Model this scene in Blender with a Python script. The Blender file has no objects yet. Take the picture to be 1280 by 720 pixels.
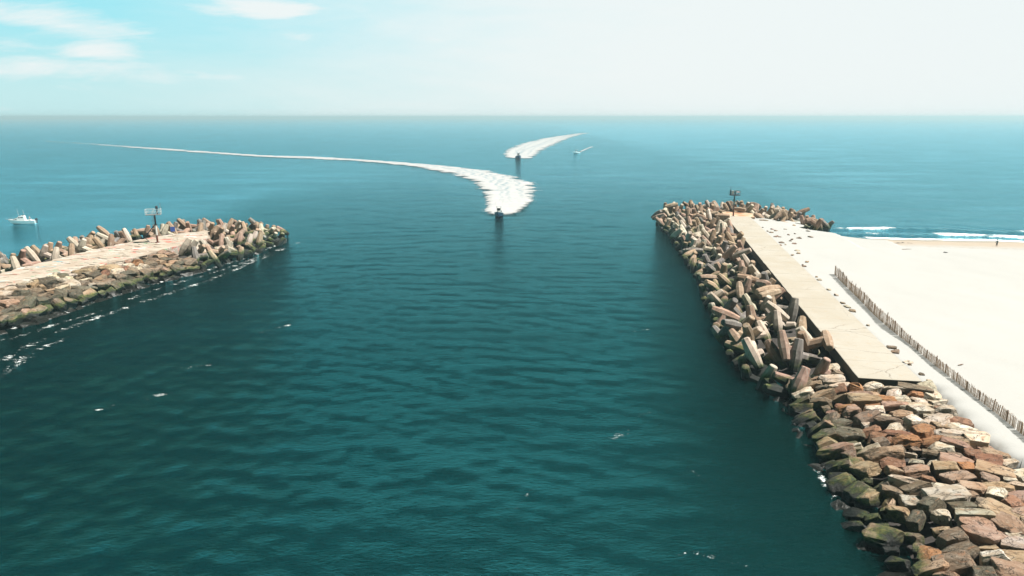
import bpy, bmesh, math, random
import numpy as np
from mathutils import Vector, Matrix, Quaternion

H = 30.0                       # camera height over the water, metres
F = 914.0 / 1280.0             # focal length over picture width
PITCH = math.radians(13.17)
CP, SP = math.cos(PITCH), math.sin(PITCH)

def at(px, py, z=0.0):
    """survey point: where the sight line through a point of the 1280x720 photo meets height z"""
    a = (px - 640) / 914.0; u = -(py - 360) / 914.0
    dy = CP + u * SP; dz = -SP + u * CP
    t = (z - H) / dz
    return (a * t, dy * t)

def pix(x, y, z):
    dz = z - H
    d = y * CP - dz * SP
    u = y * SP + dz * CP
    return (640 + 914 * x / d, 360 - 914 * u / d, d)

# ---------------------------------------------------------------- survey of the place
RW = [(44.0, 18.0), at(1150, 780), at(1100, 712), at(1045, 622), at(1010, 560), at(980, 503), at(940, 470),
      at(912, 430), at(893, 382), at(880, 352), at(862, 325), at(845, 300), at(829, 285),
      (43.0, 214.0), (50.0, 228.0), (62.0, 236.0), (76.0, 234.0), (81.0, 222.0), (84.5, 209.0), (85.5, 199.0),
      (80.0, 189.0), (88, 178), (600.0, 160.0), (600.0, 18.0)]
SLAB_Z = 3.35
SA = at(1073, 472, SLAB_Z); SB = at(1148, 472, SLAB_Z)
SC = at(936, 269, SLAB_Z); SD = at(907, 270, SLAB_Z)
LW = [(-98.0, 20.0), at(-60, 432), at(0, 415), at(60, 397), at(130, 373), at(200, 352), at(260, 337), at(305, 322), at(350, 304),
      (-59.5, 187.0), (-66.0, 193.0), (-77.0, 195.0), (-88.0, 188.0), (-97.0, 172.0), (-107.0, 140.0), (-140.0, 20.0)]

def poly_dist(P, X, Y):
    """signed distance to polygon P, positive inside"""
    X = np.asarray(X, float); Y = np.asarray(Y, float)
    d2 = np.full(X.shape, 1e18); inside = np.zeros(X.shape, bool)
    n = len(P)
    for i in range(n):
        ax, ay = P[i]; bx, by = P[(i + 1) % n]
        ex, ey = bx - ax, by - ay
        L = ex * ex + ey * ey + 1e-12
        t = np.clip(((X - ax) * ex + (Y - ay) * ey) / L, 0, 1)
        dx = X - ax - t * ex; dy = Y - ay - t * ey
        d2 = np.minimum(d2, dx * dx + dy * dy)
        c = ((ay > Y) != (by > Y))
        with np.errstate(divide='ignore', invalid='ignore'):
            xi = (bx - ax) * (Y - ay) / (by - ay + 1e-30) + ax
        inside ^= c & (X < xi)
    d = np.sqrt(d2)
    return np.where(inside, d, -d)

dR = Vector((SD[0] - SA[0], SD[1] - SA[1])); LR = dR.length; dR /= LR
nR = Vector((-dR.y, dR.x))      # towards the channel
def su(x, y):
    """along the right jetty from the slab's near end, and across it towards the channel"""
    vx, vy = x - SA[0], y - SA[1]
    return vx * dR.x + vy * dR.y, vx * nR.x + vy * nR.y
def xy(s, u):
    return SA[0] + dR.x * s + nR.x * u, SA[1] + dR.y * s + nR.y * u

# sand / stone boundary near the camera (from the slab's near right corner on)
SAND_EDGE = [at(1148, 472, 3.1), at(1172, 486, 3.1), at(1212, 528, 3.1), at(1250, 558, 3.1), at(1285, 580, 3.1), at(1400, 660, 3.1), at(1700, 860, 3.1)]

# cap of the left jetty
LCAP = [at(-130, 385, 3.2), at(0, 360, 3.2), at(60, 347, 3.2), at(120, 332, 3.2), at(170, 322, 3.2), at(215, 309, 3.2), at(262, 297, 3.2),
        at(258, 288, 3.2), at(200, 295, 3.2), at(150, 305, 3.2), at(100, 316, 3.2), at(0, 342, 3.2), at(-130, 372, 3.2)]

def prof(d):
    """height of the armour surface at distance d inside the waterline"""
    return np.where(d > 0, 3.05 * (1 - np.exp(-np.maximum(d, 0) / 3.9)), d * .7)

def taperL(X, Y):
    """the left head sinks to a low point"""
    return 1 - .55 * smooth(-72, -60, X) * smooth(160, 182, Y)

def smooth(a, b, t):
    t = np.clip((t - a) / (b - a), 0, 1); return t * t * (3 - 2 * t)

def rnd_planes(rg, n, k):
    out = []
    for i in range(n):
        z = rg.uniform(-1, 1); a = rg.uniform(0, 2 * math.pi); r = math.sqrt(1 - z * z)
        out.append((Vector((r * math.cos(a), r * math.sin(a), z)), rg.uniform(*k)))
    return out

def rock_bm(seed, detail=True):
    """an angular quarried block of unit size"""
    rg = random.Random(seed * 7 + 3)
    bm = bmesh.new()
    bmesh.ops.create_cube(bm, size=1.0)
    for v in bm.verts:
        v.co.x += rg.uniform(-.10, .10); v.co.y += rg.uniform(-.10, .10); v.co.z += rg.uniform(-.10, .10)
    for nrm, k in rnd_planes(rg, 13, (.70, .90)):
        sup = max(v.co.dot(nrm) for v in bm.verts)
        g = bm.verts[:] + bm.edges[:] + bm.faces[:]
        bmesh.ops.bisect_plane(bm, geom=g, plane_co=nrm * sup * k, plane_no=nrm, clear_outer=True)
        e = [x for x in bm.edges if x.is_boundary]
        if e: bmesh.ops.contextual_create(bm, geom=e)
    bmesh.ops.remove_doubles(bm, verts=bm.verts, dist=.03)
    ch = bmesh.ops.convex_hull(bm, input=bm.verts)
    bad = list({x for x in ch.get('geom_interior', []) + ch.get('geom_unused', []) if isinstance(x, bmesh.types.BMVert)})
    if bad: bmesh.ops.delete(bm, geom=bad, context='VERTS')
    bmesh.ops.dissolve_limit(bm, angle_limit=.12, verts=bm.verts, edges=bm.edges)
    bmesh.ops.recalc_face_normals(bm, faces=bm.faces)
    return bm

def dolos_pieces(C=3.2):
    """(axis, offset) of shank and two flukes: lists of rings"""
    out = []
    def prism(axis, off, L, prof):
        return (axis, off, [(t * L, r * C) for t, r in prof])
    fl = [(-1, .105), (-.95, .128), (-.25, .175), (.25, .175), (.95, .128), (1, .105)]
    out.append(prism('z', -.33 * C, .5 * C, fl))
    out.append(prism('y', .33 * C, .5 * C, fl))
    out.append(prism('x', 0, .33 * C, [(-1, .172), (-.5, .162), (.5, .162), (1, .172)]))
    return out

def dolos_piece_bm(bm, piece):
    axis, off, rings = piece
    prev = None; a0 = math.pi / 8
    for t, r in rings:
        ring = []
        for k in range(8):
            a = a0 + k * math.pi / 4
            p, q = r * math.cos(a), r * math.sin(a)
            co = {'x': (t, p, q), 'y': (off + p, t, q), 'z': (off + p, q, t)}[axis]
            ring.append(bm.verts.new(co))
        if prev:
            for k in range(8):
                bm.faces.new((prev[k], prev[(k + 1) % 8], ring[(k + 1) % 8], ring[k]))
        else:
            bm.faces.new(list(reversed(ring)))
        prev = ring
    bm.faces.new(prev)
# ---------------------------------------------------------------- light and air
SUN_EL, SUN_AZ, SUN_E = 60.0, 92.0, 5.0
SKY_STR = .05
SKY_TINT = (.10, .25, .12, 1.0)
CLOUD_COL = (8.9, 9.35, 9.3, 1.0)
HAZE_SKY = (3.3, 8.1, 9.1, 1.0)
HAZE_SKY2 = (5.4, 8.4, 8.6, 1.0)
HAZE_COL = (.64, .91, 1.0, 1.0)
HAZE_D = .00028
EXPOSURE = 1.0
ALB = .84
# resting places of the dolosse after they were dropped on the bed: position, quaternion, size
BAKE = [
[73.77,204.13,3.98,0.023,0.613,-0.243,0.751,3.98],
[37.68,103.5,2.23,0.766,0.122,0.169,-0.608,3.68],
[54.91,210.93,2.74,0.113,0.885,0.4,-0.208,4.08],
[31.58,104.69,0.2,0.577,-0.656,-0.268,-0.407,3.84],
[38.91,107.91,3.1,0.73,-0.097,0.665,0.124,4.1],
[45.29,219.16,0.52,0.551,0.262,-0.748,0.26,3.8],
[38.28,129.17,1.74,0.613,0.145,0.13,-0.766,4.08],
[39.58,167.75,-0.02,0.778,0.338,-0.104,-0.52,3.66],
[35.46,86.72,2.32,0.663,0.636,-0.393,0.037,4.08],
[77.2,228.41,0.6,0.883,-0.075,0.418,-0.199,3.82],
[41.85,206.32,1.22,0.645,0.139,-0.602,0.449,4.03],
[36.88,125.81,0.99,0.644,0.606,-0.444,0.141,3.51],
[50.15,219.82,1.72,0.404,0.173,-0.727,-0.527,3.81],
[74.72,233.81,0.47,0.002,-0.366,0.8,-0.476,3.76],
[78.08,220.27,1.61,0.807,-0.035,0.369,0.46,4.1],
[48.89,182.3,2.41,0.896,0.17,0.141,-0.385,3.8],
[53.78,200.77,2.68,0.587,-0.173,0.174,0.771,3.83],
[69.74,223.21,2.62,0.332,0.199,0.078,-0.919,4.04],
[44.92,181.15,1.88,0.847,0.222,0.209,-0.436,3.69],
[56.45,218.69,2.61,0.209,-0.634,0.736,0.112,3.92],
[37.52,137.63,0.69,0.023,0.982,-0.189,-0.001,3.93],
[44.64,210.39,1.04,0.167,0.232,0.668,0.687,3.85],
[45.92,200.36,1.61,0.646,-0.667,-0.18,-0.327,3.52],
[42.65,119.73,2.46,0.574,0.262,0.043,-0.775,3.62],
[76.66,210.36,2.92,0.294,-0.123,0.925,-0.209,3.62],
[76.57,205.19,2.37,0.59,0.714,0.101,0.364,3.65],
[38.91,154.03,0.96,0.525,0.477,-0.511,0.486,3.66],
[44.69,188.65,1.69,0.704,-0.328,0.001,0.63,4.08],
[41.84,144.31,2,0.607,-0.534,-0.57,0.149,4.07],
[51.44,170.95,2.74,0.669,-0.272,0.25,0.645,3.5],
[74.49,222.73,2.05,0.747,-0.119,0.278,0.592,3.65],
[36.82,96.59,2.23,0.864,-0.216,0.115,0.44,3.53],
[74.41,208.88,2.55,0.527,-0.198,-0.649,0.511,3.79],
[37.19,140.6,0.25,0.2,-0.477,0.009,0.856,3.79],
[76.52,199.27,2.35,0.124,-0.802,0.526,0.254,3.65],
[73.65,197.64,2.99,0.401,-0.338,0.829,0.195,3.89],
[62.43,227.82,2.46,0.249,0.26,0.93,0.075,3.72],
[43.39,135.58,2.37,0.678,0.6,-0.424,-0.016,4],
[39.66,121.45,2.19,0.092,0.975,-0.162,-0.124,3.84],
[9.94,97.49,-75.07,0.789,0.028,0.566,-0.239,3.9],
[46.5,159.01,2.57,0.119,0.032,-0.811,0.572,3.87],
[49.86,189.35,2.63,0.413,-0.643,-0.607,0.217,3.54],
[63.57,230.47,1.96,0.273,0.336,0.892,-0.134,3.74],
[57.41,233.07,0.09,0.102,-0.061,-0.423,0.898,3.75],
[51.62,179.38,2.67,0.129,-0.417,0.557,-0.707,4.02],
[35.31,76.76,2.09,0.98,0.095,0.149,-0.086,3.51],
[30.4,100.73,-0.07,0.328,-0.391,-0.747,0.426,3.77],
[34.5,82.97,2.17,0.131,-0.347,0.575,-0.729,3.97],
[51.98,185.26,2.61,0.002,0.976,0.006,-0.217,3.85],
[46.08,177.03,1.94,0.303,0.092,-0.737,-0.597,3.51],
[38.93,161.64,0.48,0.537,-0.436,-0.498,0.523,3.92],
[121.89,164.71,-80.94,0.964,-0.216,-0.06,-0.144,3.77],
[50.7,165.2,2.95,0.36,0.888,0.265,0.104,3.72],
[80.39,194.32,1.22,0.417,0.055,0.343,-0.84,3.78],
[64.81,221.17,2.76,0.098,-0.245,0.034,0.964,3.98],
[70.95,214.22,3.21,0.409,0.058,-0.553,0.724,4.01],
[40.97,113.36,2.87,0.306,0.628,0.62,0.357,4.05],
[46.02,148.17,2.68,0.894,-0.19,0.154,-0.374,3.66],
[49.36,169.32,2.5,0.181,0.746,0.619,-0.164,3.71],
[49.7,225.75,0.37,0.94,-0.231,0.052,0.246,3.54],
[79.19,201.15,2.13,0.139,-0.558,0.798,0.179,3.77],
[38.24,147.37,1.16,0.234,-0.957,0.118,0.122,3.84],
[34.1,115.05,0.66,0.464,0.324,0.301,0.767,3.55],
[56.44,227.7,1.68,0.298,-0.562,0.295,-0.713,3.85],
[45.32,140.17,3.01,0.211,-0.504,-0.479,-0.687,3.74],
[48.82,196.06,2.39,0.092,0.112,-0.769,0.622,3.81],
[67.26,231.78,1.52,0.047,-0.392,0.413,-0.821,3.62],
[84.3,206.6,0.2,0.572,-0.006,0.343,0.745,3.54],
[43.84,129.88,2.38,0.55,-0.333,-0.651,0.403,3.62],
[28.16,92.49,2.65,0.34,0.797,-0.341,0.366,3.55],
[47.37,192.95,2.13,0.781,-0.245,0.087,0.568,3.76],
[84.21,196.19,-0.06,0.888,-0.408,-0.145,0.157,3.82],
[71.98,203.81,2.59,0.273,-0.221,0.073,0.933,3.51],
[31.24,84.31,1.48,0.523,-0.342,0.132,0.769,3.9],
[68.32,218.17,2.66,0.279,0.191,0.131,-0.932,3.61],
[53.97,215.36,2.5,0.246,0.279,0.92,-0.121,3.74],
[54.34,206.34,2.93,0.794,-0.364,-0.252,0.417,3.63],
[83.06,211.94,0.77,0.707,-0.152,0.152,0.673,3.9],
[69.93,212.18,2.75,0.815,0.121,0.215,-0.525,3.98],
[60.09,219.48,2.72,0.165,-0.251,0.048,0.953,3.94],
[44.22,213.27,0.66,0.639,0.604,-0.432,0.201,3.82],
[51.45,199.74,2.52,0.64,0.717,-0.233,0.147,3.69],
[41.33,140.59,1.8,0.128,-0.916,0.364,0.11,3.57],
[40.59,179.3,0.78,0.802,0.306,0.334,-0.39,3.85],
[85.32,201.77,0.1,0.496,-0.115,0.336,-0.792,4],
[82.48,216.78,0.82,0.622,-0.51,-0.49,-0.336,3.98],
[73.06,226.76,2.03,0.087,-0.662,0.715,0.204,3.69],
[62.85,235.16,0.38,0.509,-0.327,0.332,0.724,3.77],
[41.93,186.31,0.33,0.186,-0.147,0.566,-0.79,3.63],
[65.68,215.36,3.06,0.54,0.3,0.22,-0.755,3.99],
[45.05,145.96,2.38,0.219,-0.777,0.581,0.104,3.71],
[46.98,165.19,2.6,0.128,0.976,-0.104,-0.139,4.08],
[55.52,195.21,2.78,0.818,-0.191,0.151,0.522,3.92],
[42.82,157.85,1.8,0.04,0.988,0.094,-0.118,3.97],
[41.7,196.65,0.47,0.432,0.499,0.558,0.503,4.05],
[80.3,207.17,1.75,0.881,-0.015,0.339,-0.329,3.55],
[29.57,90.58,0.96,0.684,-0.505,0.197,0.488,4.04],
[79.28,216.03,1.46,0.094,0.09,0.99,-0.061,3.78],
[28.49,80.57,-0.04,0.322,0.264,0.411,0.811,3.81],
[36.1,108.2,1.77,0.494,0.474,-0.694,-0.223,3.59],
[40.98,125.7,2.25,0.931,-0.032,0.18,0.315,3.91],
[35.58,133.44,0.56,0.791,-0.301,0.515,0.132,3.55],
[31.02,93.97,1.89,0.73,-0.351,-0.382,0.445,4],
[34.51,99.83,1.88,0.344,0.239,-0.791,-0.447,4.03],
[37.45,149.29,-0.1,0.26,-0.389,-0.797,0.381,3.72],
[50.31,209.19,2.39,0.693,-0.641,-0.096,-0.314,3.82],
[39.41,116.96,2.1,0.218,-0.016,-0.726,-0.652,3.69],
[58.76,213.54,2.7,0.554,0.205,0.13,-0.796,3.75],
[47.15,205.29,1.93,0.239,0.825,0.505,-0.084,3.67],
[55.3,191.53,3.36,0.389,-0.581,-0.399,-0.593,3.88],
[70.93,234.78,0.1,0.548,-0.803,-0.232,0.025,4.05],
[47.84,152.33,2.46,0.584,0.685,0.07,0.431,3.53],
[80.57,223.04,0.02,0.453,-0.871,0.123,-0.143,3.56],
[43.81,151.53,2.01,0.986,0.013,0.155,-0.063,3.53],
[46.18,185.5,2.07,0.501,0.716,0.167,0.457,3.72],
[40.4,172.16,0.19,0.015,0.462,0.046,-0.886,3.68],
[47.57,161.44,2.46,0.183,-0.081,-0.749,-0.632,3.76],
[41.97,181.57,0.62,0.997,-0.081,-0.006,0.002,4.02],
[42.72,200.86,0.53,0.368,0.443,-0.044,-0.817,3.99],
[62.44,215.9,2.8,0.698,-0.659,-0.27,-0.078,3.94],
[48.42,227.31,2.34,0.007,-0.916,-0.399,-0.032,3.88],
[52.96,230.05,0.31,0.831,0.3,0.086,0.461,3.96],
[33.95,121.27,0.09,0.227,-0.176,0.484,-0.826,3.93],
[29.52,99.3,1.79,0.304,-0.811,-0.369,-0.338,4.02],
[78.14,212.5,2.09,0.285,0.11,0.118,-0.945,4.06],
[73.87,199.68,2.94,0.155,0.442,-0.573,0.672,3.88],
[52.51,188.48,3.02,0.527,0.221,-0.448,-0.688,4.04],
[82.02,192.55,0.46,0.07,0.824,0.559,0.066,4.04],
[51.18,204.77,2.58,0.487,0.625,0.227,0.566,4.05],
[40.14,172.97,3.05,0.303,0.1,-0.303,-0.898,3.99],
[54.99,223.86,2.78,0.571,0.404,0.228,-0.677,4.08],
[71.9,217.49,2.57,0.612,0.293,-0.6,-0.423,3.79],
[47.04,215.91,1.34,0.244,-0.159,-0.7,0.652,3.95],
[37.87,111.77,2.09,0.018,-0.268,0.159,0.95,3.56],
[65.65,235.95,0.85,0.293,0.413,0.439,-0.742,3.53],
[42.82,167.81,1.54,0.285,-0.242,-0.783,0.497,3.85],
[29.15,87.65,0.53,0.247,-0.086,0.414,0.872,3.86],
[56.66,200.82,3.65,0.09,-0.651,-0.753,-0.038,3.8],
[32.22,108.38,0.45,0.122,-0.031,0.539,-0.833,4.06],
[39.36,100.89,3.06,0.005,-0.653,-0.746,0.13,3.99],
[83.9,193.71,1.89,0.442,0.802,0.401,0.038,3.59],
[-76.57,188.45,1.98,0.276,0.061,0.955,-0.092,3.51],
[-60.63,177.76,1.01,0.295,-0.333,-0.777,0.444,3.71],
[-92.61,176.21,1.48,0.787,0.576,-0.039,0.218,3.51],
[-90.94,166.11,2.3,0.631,-0.507,-0.549,0.207,3.63],
[-86.79,166.28,3.36,0.683,-0.101,-0.717,-0.099,4.03],
[-68.34,182.25,2.21,0.646,-0.736,-0.007,-0.201,3.88],
[-58.27,163.3,0.56,0.42,-0.866,0.266,0.051,4.01],
[-97.87,160.07,1.75,0.184,0.242,0.904,-0.302,4.08],
[-81.35,191.06,0.53,0.153,-0.038,-0.508,0.847,3.5],
[-74.75,184.49,2.62,0.284,0.213,-0.121,-0.927,3.6],
[-66.41,191.96,0.44,0.069,0.921,0.117,-0.366,4.07],
[-63.9,167.95,1.98,0.329,-0.055,0.246,0.91,3.58],
[-67.59,168.94,2.46,0.942,0.012,0.294,-0.16,4],
[-91.3,160.74,2.82,0.46,-0.32,0.827,0.053,3.63],
[-69.83,149.81,2.96,0.847,0.082,0.504,-0.148,3.77],
[-71.1,193.6,0.17,0.257,0.76,0.467,-0.372,3.53],
[-93.68,138.5,2.73,0.053,-0.268,-0.654,-0.705,3.94],
[-63.42,158.27,2.01,0.141,-0.193,0.971,0.011,4.07],
[-99.02,164.92,0.08,0.175,-0.451,0.131,0.865,3.54],
[-93.55,150,2.53,0,-0.977,0.029,0.213,3.77],
[-89.29,184.65,0.39,0.131,0.991,0.022,-0.018,4.05],
[-88.29,163.09,2.6,0.607,0.204,0.133,-0.757,3.77],
[-67.08,188.34,1.4,0.389,-0.088,0.294,0.869,3.72],
[-100.13,137.72,2.35,0.536,0.327,-0.679,-0.38,3.87],
[-75.37,176.72,2.71,0.311,-0.573,0.408,-0.639,3.71],
[-91.95,132.27,2.75,0.307,-0.237,0.076,0.919,3.8],
[-88.03,180.32,1.69,0.143,-0.896,0.418,0.047,3.88],
[-71.94,187.55,2.18,0.066,-0.434,0.513,-0.737,3.78],
[-103.64,150.33,0.54,0.377,-0.543,0.601,-0.45,3.89],
[-83.27,174.4,2.84,0.656,-0.01,0.237,0.717,3.81],
[-89.77,142.38,2.72,0.67,-0.183,0.165,0.7,3.75],
[-101.77,142.86,1.88,0.259,-0.728,0.635,0.013,3.98],
[-63.1,189.16,0.21,0.417,0.678,0.443,0.413,3.99],
[-89.43,146.83,2.68,0.439,-0.644,0.277,-0.562,3.68],
[-60.29,151.78,0.29,0.041,-0.879,0.036,0.474,4.02],
[-56.76,174.16,0.22,0.833,0.37,-0.153,-0.382,3.94],
[-64.82,147.88,2.02,0.623,-0.138,0.021,0.77,4.02],
[-69.33,159.97,3.19,0.446,-0.35,-0.608,-0.555,3.85],
[-96.59,142.99,2.51,0.276,-0.094,0.957,0.003,3.89],
[-78.54,194.1,0.23,0.743,-0.602,-0.179,0.234,3.55],
[-94.86,174.86,0.31,0.136,-0.833,0.535,-0.052,3.89],
[-57.48,179.31,-0.18,0.071,-0.602,0.773,0.187,3.68],
[-79.79,184.58,2.35,0.696,0.657,-0.113,0.266,3.86],
[-68.02,176.34,2.2,0.104,0.518,0.562,0.637,3.52],
[-80.25,178.82,2.62,0.649,0.133,0.189,-0.725,3.68],
[-91.53,183.17,1,0.584,0.736,0.044,-0.34,3.98],
[-60.06,183.9,0.14,0.011,0.49,0.645,0.587,3.61],
[-69.15,154.13,2.87,0.088,-0.728,-0.627,0.263,4.04],
[-71.84,172.8,4.58,0.168,-0.423,-0.778,0.432,3.96],
[-61.11,172.04,1.21,0.109,0.716,0.63,-0.28,3.99],
[-94.2,162.73,2,0.514,0.273,-0.681,-0.445,3.56],
[-103.95,147.45,0.69,0.123,-0.209,-0.556,0.795,4.03],
[-83.74,169.2,2.59,0.507,0.668,0.2,0.506,3.51],
[-90.94,169.53,2.23,0.158,-0.288,0.107,0.939,3.83],
[-91.38,156.39,2.49,0.268,-0.01,-0.756,-0.598,3.54],
[-84.33,186.29,1.67,0.31,0.907,0.257,-0.124,3.93],
[-57.61,166.27,-0.1,0.697,0.464,-0.409,-0.362,3.54],
[-65.97,184.31,1.48,0.1,-0.384,0.912,0.108,3.59],
[-94.39,170.93,1.62,0.634,-0.065,0.136,-0.758,3.73],
[-94.06,130.01,3.23,0.653,0.286,0.641,-0.284,3.57],
[-97.52,168.22,0.89,0.35,0.157,0.174,-0.907,3.98],
[-82.83,180.18,2.4,0.972,-0.049,0.206,0.102,3.71],
[-64.53,151.12,1.76,0.263,0.21,-0.731,0.594,3.54],
[-73.38,166.17,4.8,0.676,-0.625,-0.33,-0.206,3.96],
[-63.79,161.02,2.09,0.654,-0.697,0.073,-0.285,3.94],
[-91.54,128.05,3.25,0.686,-0.181,0.682,0.178,3.53],
[-92.98,177.92,0.37,0.028,-0.447,0.151,0.881,3.92],
[-72.01,175.52,2.77,0.941,0.093,0.232,-0.228,3.88],
[-89.4,151.64,2.72,0.196,-0.131,-0.698,-0.676,3.88],
[-93.85,145.84,2.55,0.214,-0.097,-0.706,-0.668,3.66],
[-86.97,158.15,2.78,0.355,-0.532,0.369,-0.675,3.91],
[-105.14,144.75,0.25,0.477,0.121,0.868,-0.072,4.03],
[-97.24,153.24,1.97,0.179,-0.039,-0.735,-0.653,3.66],
[-61.44,145.43,1.23,0.248,0.249,-0.011,-0.936,4.03],
[-67.98,162.57,3.14,0.442,0.357,-0.604,0.559,3.92],
[-87.73,177.91,3.91,0.569,-0.031,-0.811,-0.136,4.04],
[-58.86,157.85,0.57,0.252,-0.8,0.537,-0.084,3.89],
[-66.79,153.16,2.35,0.049,0.369,-0.675,0.637,3.91],
[-96.78,135.09,2.68,0.484,-0.657,0.215,-0.537,4],
[-84.01,164.37,3.34,0.287,-0.479,0.219,0.8,3.95],
[-97.85,132.86,2.82,0.584,0.722,-0.369,-0.033,3.94],
[-100.84,158.85,0.27,0.231,0.961,0.148,0.027,4],
[-97.85,147,2.2,0.664,-0.671,-0.308,-0.116,3.7],
[-87.28,188.59,0.04,0.943,-0.329,0.057,0.004,4.1],
[-58.83,170.63,0.48,0.009,-0.894,0.23,0.384,3.69],
[69.94,216.76,3.39,0.31,0.862,0.141,0.375,3.71],
[45,150.49,2.86,0.104,-0.962,-0.238,0.085,4.06],
[42.83,132.23,2.25,0.862,-0.213,0.117,0.444,3.53],
[40.74,154.98,1.68,0.329,0.196,-0.687,0.618,3.5],
[81.02,219.19,0.7,0.298,-0.754,-0.394,0.434,3.76],
[36.75,84.51,3.41,0.036,0.233,0.743,-0.627,3.84],
[45.07,171.29,1.99,0.659,0.596,-0.459,0,3.91],
[54.1,181.67,2.62,0.461,-0.649,0.253,-0.551,3.6],
[48.31,208.23,2.53,0.179,0.87,-0.453,-0.076,3.69],
[32.72,105.98,1.46,0.373,-0.264,-0.161,0.875,3.84],
[72.32,201.24,3.34,0.258,-0.125,0.926,0.245,4.05],
[29.07,83.18,0.33,0.281,-0.89,0.346,-0.101,3.71],
[59.98,226.24,2.39,0.589,-0.695,0.013,-0.413,4.08],
[68.8,228.15,2.2,0.963,-0.085,0.255,0.024,3.58],
[53.7,220.4,2.78,0.502,-0.232,0.298,0.778,3.88],
[39.41,119.52,3.02,0.476,-0.328,0.686,-0.442,3.64],
[36.73,143.13,0.41,0.439,0.141,-0.759,-0.46,3.62],
[72.83,232.92,1.81,0.482,-0.652,-0.584,-0.053,4.03],
[37.05,134.98,1.27,0.393,-0.334,-0.228,0.826,4.08],
[43.75,142.41,3.02,0.182,0.275,-0.767,0.551,4.06],
[43.71,205.37,0.73,0.233,0.182,-0.742,-0.601,3.58],
[79.63,192.16,1.45,0.822,-0.449,-0.348,-0.038,3.92],
[39.86,110.63,3.68,0.579,-0.689,0.316,0.3,4.07],
[81.04,211.42,1.64,0.572,-0.619,0.276,-0.462,4.01],
[42.24,181.24,2.44,0.732,0.397,-0.119,-0.541,3.99],
[42.96,162.65,1.67,0.602,-0.648,-0.038,-0.464,3.83],
[49.97,192.23,3,0.416,-0.546,0.274,0.674,3.69],
[56.41,195.62,4.03,0.275,-0.88,0.386,0.027,3.75],
[29.17,88.15,2.52,0.504,0.748,0.015,0.432,3.68],
[60.67,235.52,0.65,0.425,0.868,0.141,0.216,3.57],
[30.96,103.07,1.1,0.123,0.065,0.355,0.925,3.87],
[57.75,209.53,3.16,0.21,-0.715,-0.619,0.249,3.99],
[71.73,193.77,4.23,0.277,0.234,0.07,-0.929,3.92],
[66.33,222.75,2.92,0.008,0.106,0.932,-0.346,3.6],
[58.22,216.27,2.96,0.498,0.842,0.07,0.194,3.79],
[55.68,203.69,4.03,0.07,0.284,0.146,-0.945,3.63],
[41.14,188.55,0.42,0.655,0.145,0.216,0.71,3.56],
[78.85,205.15,2.83,0.342,0.197,-0.655,-0.644,4.03],
[75.87,226.43,1.73,0.201,0.62,-0.694,-0.305,3.77],
[34.57,124.46,0.56,0.31,-0.935,0.044,-0.168,3.62],
[45.02,174.73,2.5,0.649,-0.725,-0.228,0.024,3.88],
[38.54,105.19,3.21,0.419,0.471,-0.345,0.695,3.86],
[32.6,113.95,0.42,0.232,-0.83,0.439,-0.253,3.72],
[80.78,197.91,1.87,0.173,-0.548,0.813,-0.092,3.57],
[51.03,167.31,3.29,0.374,0.919,0.072,-0.101,3.64],
[48.22,185.95,3.01,0.719,0.167,-0.148,-0.658,3.95],
[72.37,210.34,2.79,0.475,0.058,0.225,-0.849,3.75],
[43.13,125.42,2.87,0.662,0.243,-0.178,-0.687,3.76],
[48.78,156.04,2.85,0.064,-0.627,-0.735,0.25,3.71],
[35.86,97.66,2.91,0.703,0.542,-0.403,0.224,3.7],
[83.01,203.71,1.19,0.283,-0.013,0.217,0.934,4.04],
[47.72,220.07,1.3,0.789,-0.484,-0.247,0.286,3.93],
[37.77,151.41,0.72,0.321,0.422,-0.373,0.762,3.79],
[54.65,227.74,2,0.506,-0.602,-0.612,-0.085,4],
[43.57,197.46,1.71,0.302,0.457,-0.386,-0.742,3.71],
[29.73,93.89,0.22,0.232,0.263,-0.802,-0.484,3.92],
[50.23,202.07,3.21,0.044,0.996,0.006,0.073,3.91],
[69.08,203.38,3.09,0.108,0.633,-0.718,-0.269,3.88],
[36.98,75.94,4.19,0.403,0.86,-0.241,0.202,4],
[66.29,211.19,3.73,0.658,0.602,0.403,0.206,3.72],
[53.35,217.22,2.87,0.003,-0.16,0.343,0.926,3.84],
[36.96,89.38,2.86,0.58,0.064,-0.738,-0.34,3.85],
[39.93,167.42,1.18,0.457,-0.693,-0.485,0.275,3.91],
[49.8,223.2,1.47,0.887,-0.349,-0.053,-0.297,4.02],
[54.47,186.24,3.03,0.199,0.576,-0.738,-0.291,3.77],
[61.49,221.64,2.86,0.37,-0.46,-0.721,0.364,3.64],
[68.84,235.7,0.56,0.091,-0.301,-0.516,0.797,3.53],
[50.81,175.56,2.66,0.387,-0.598,0.334,-0.617,4.06],
[35.4,130.86,0.02,0.363,-0.398,-0.724,0.431,3.9],
[40.66,176.03,0.41,0.904,0.34,-0.255,0.039,3.68],
[76.01,214.39,2.19,0.158,0.194,0.959,-0.135,3.51],
[-83.95,177.08,2.57,0.704,0.652,-0.242,0.146,4.09],
[-70.28,178.49,2.5,0.079,0.829,0.482,-0.27,3.53],
[-57.04,176.84,0.48,0.119,-0.967,-0.092,0.206,3.75],
[-60.93,167.4,1.35,0.567,-0.1,0.234,0.784,3.99],
[-83.3,166.15,3.22,0.586,0.616,-0.411,-0.33,3.58],
[-64.87,190.34,1.05,0.092,-0.443,-0.887,0.092,3.52],
[-57.94,159.68,0.29,0.668,0.48,-0.279,-0.496,3.54],
[-89.55,154.52,2.67,0.596,0.729,0.01,0.338,3.74],
[-96.6,157.59,1.98,0.325,-0.116,0.938,0.003,4.07],
[-71.26,168.89,3.83,0.655,-0.621,-0.29,0.319,3.59],
[-65.59,160.77,2.85,0.151,-0.122,0.341,0.92,3.52],
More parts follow.
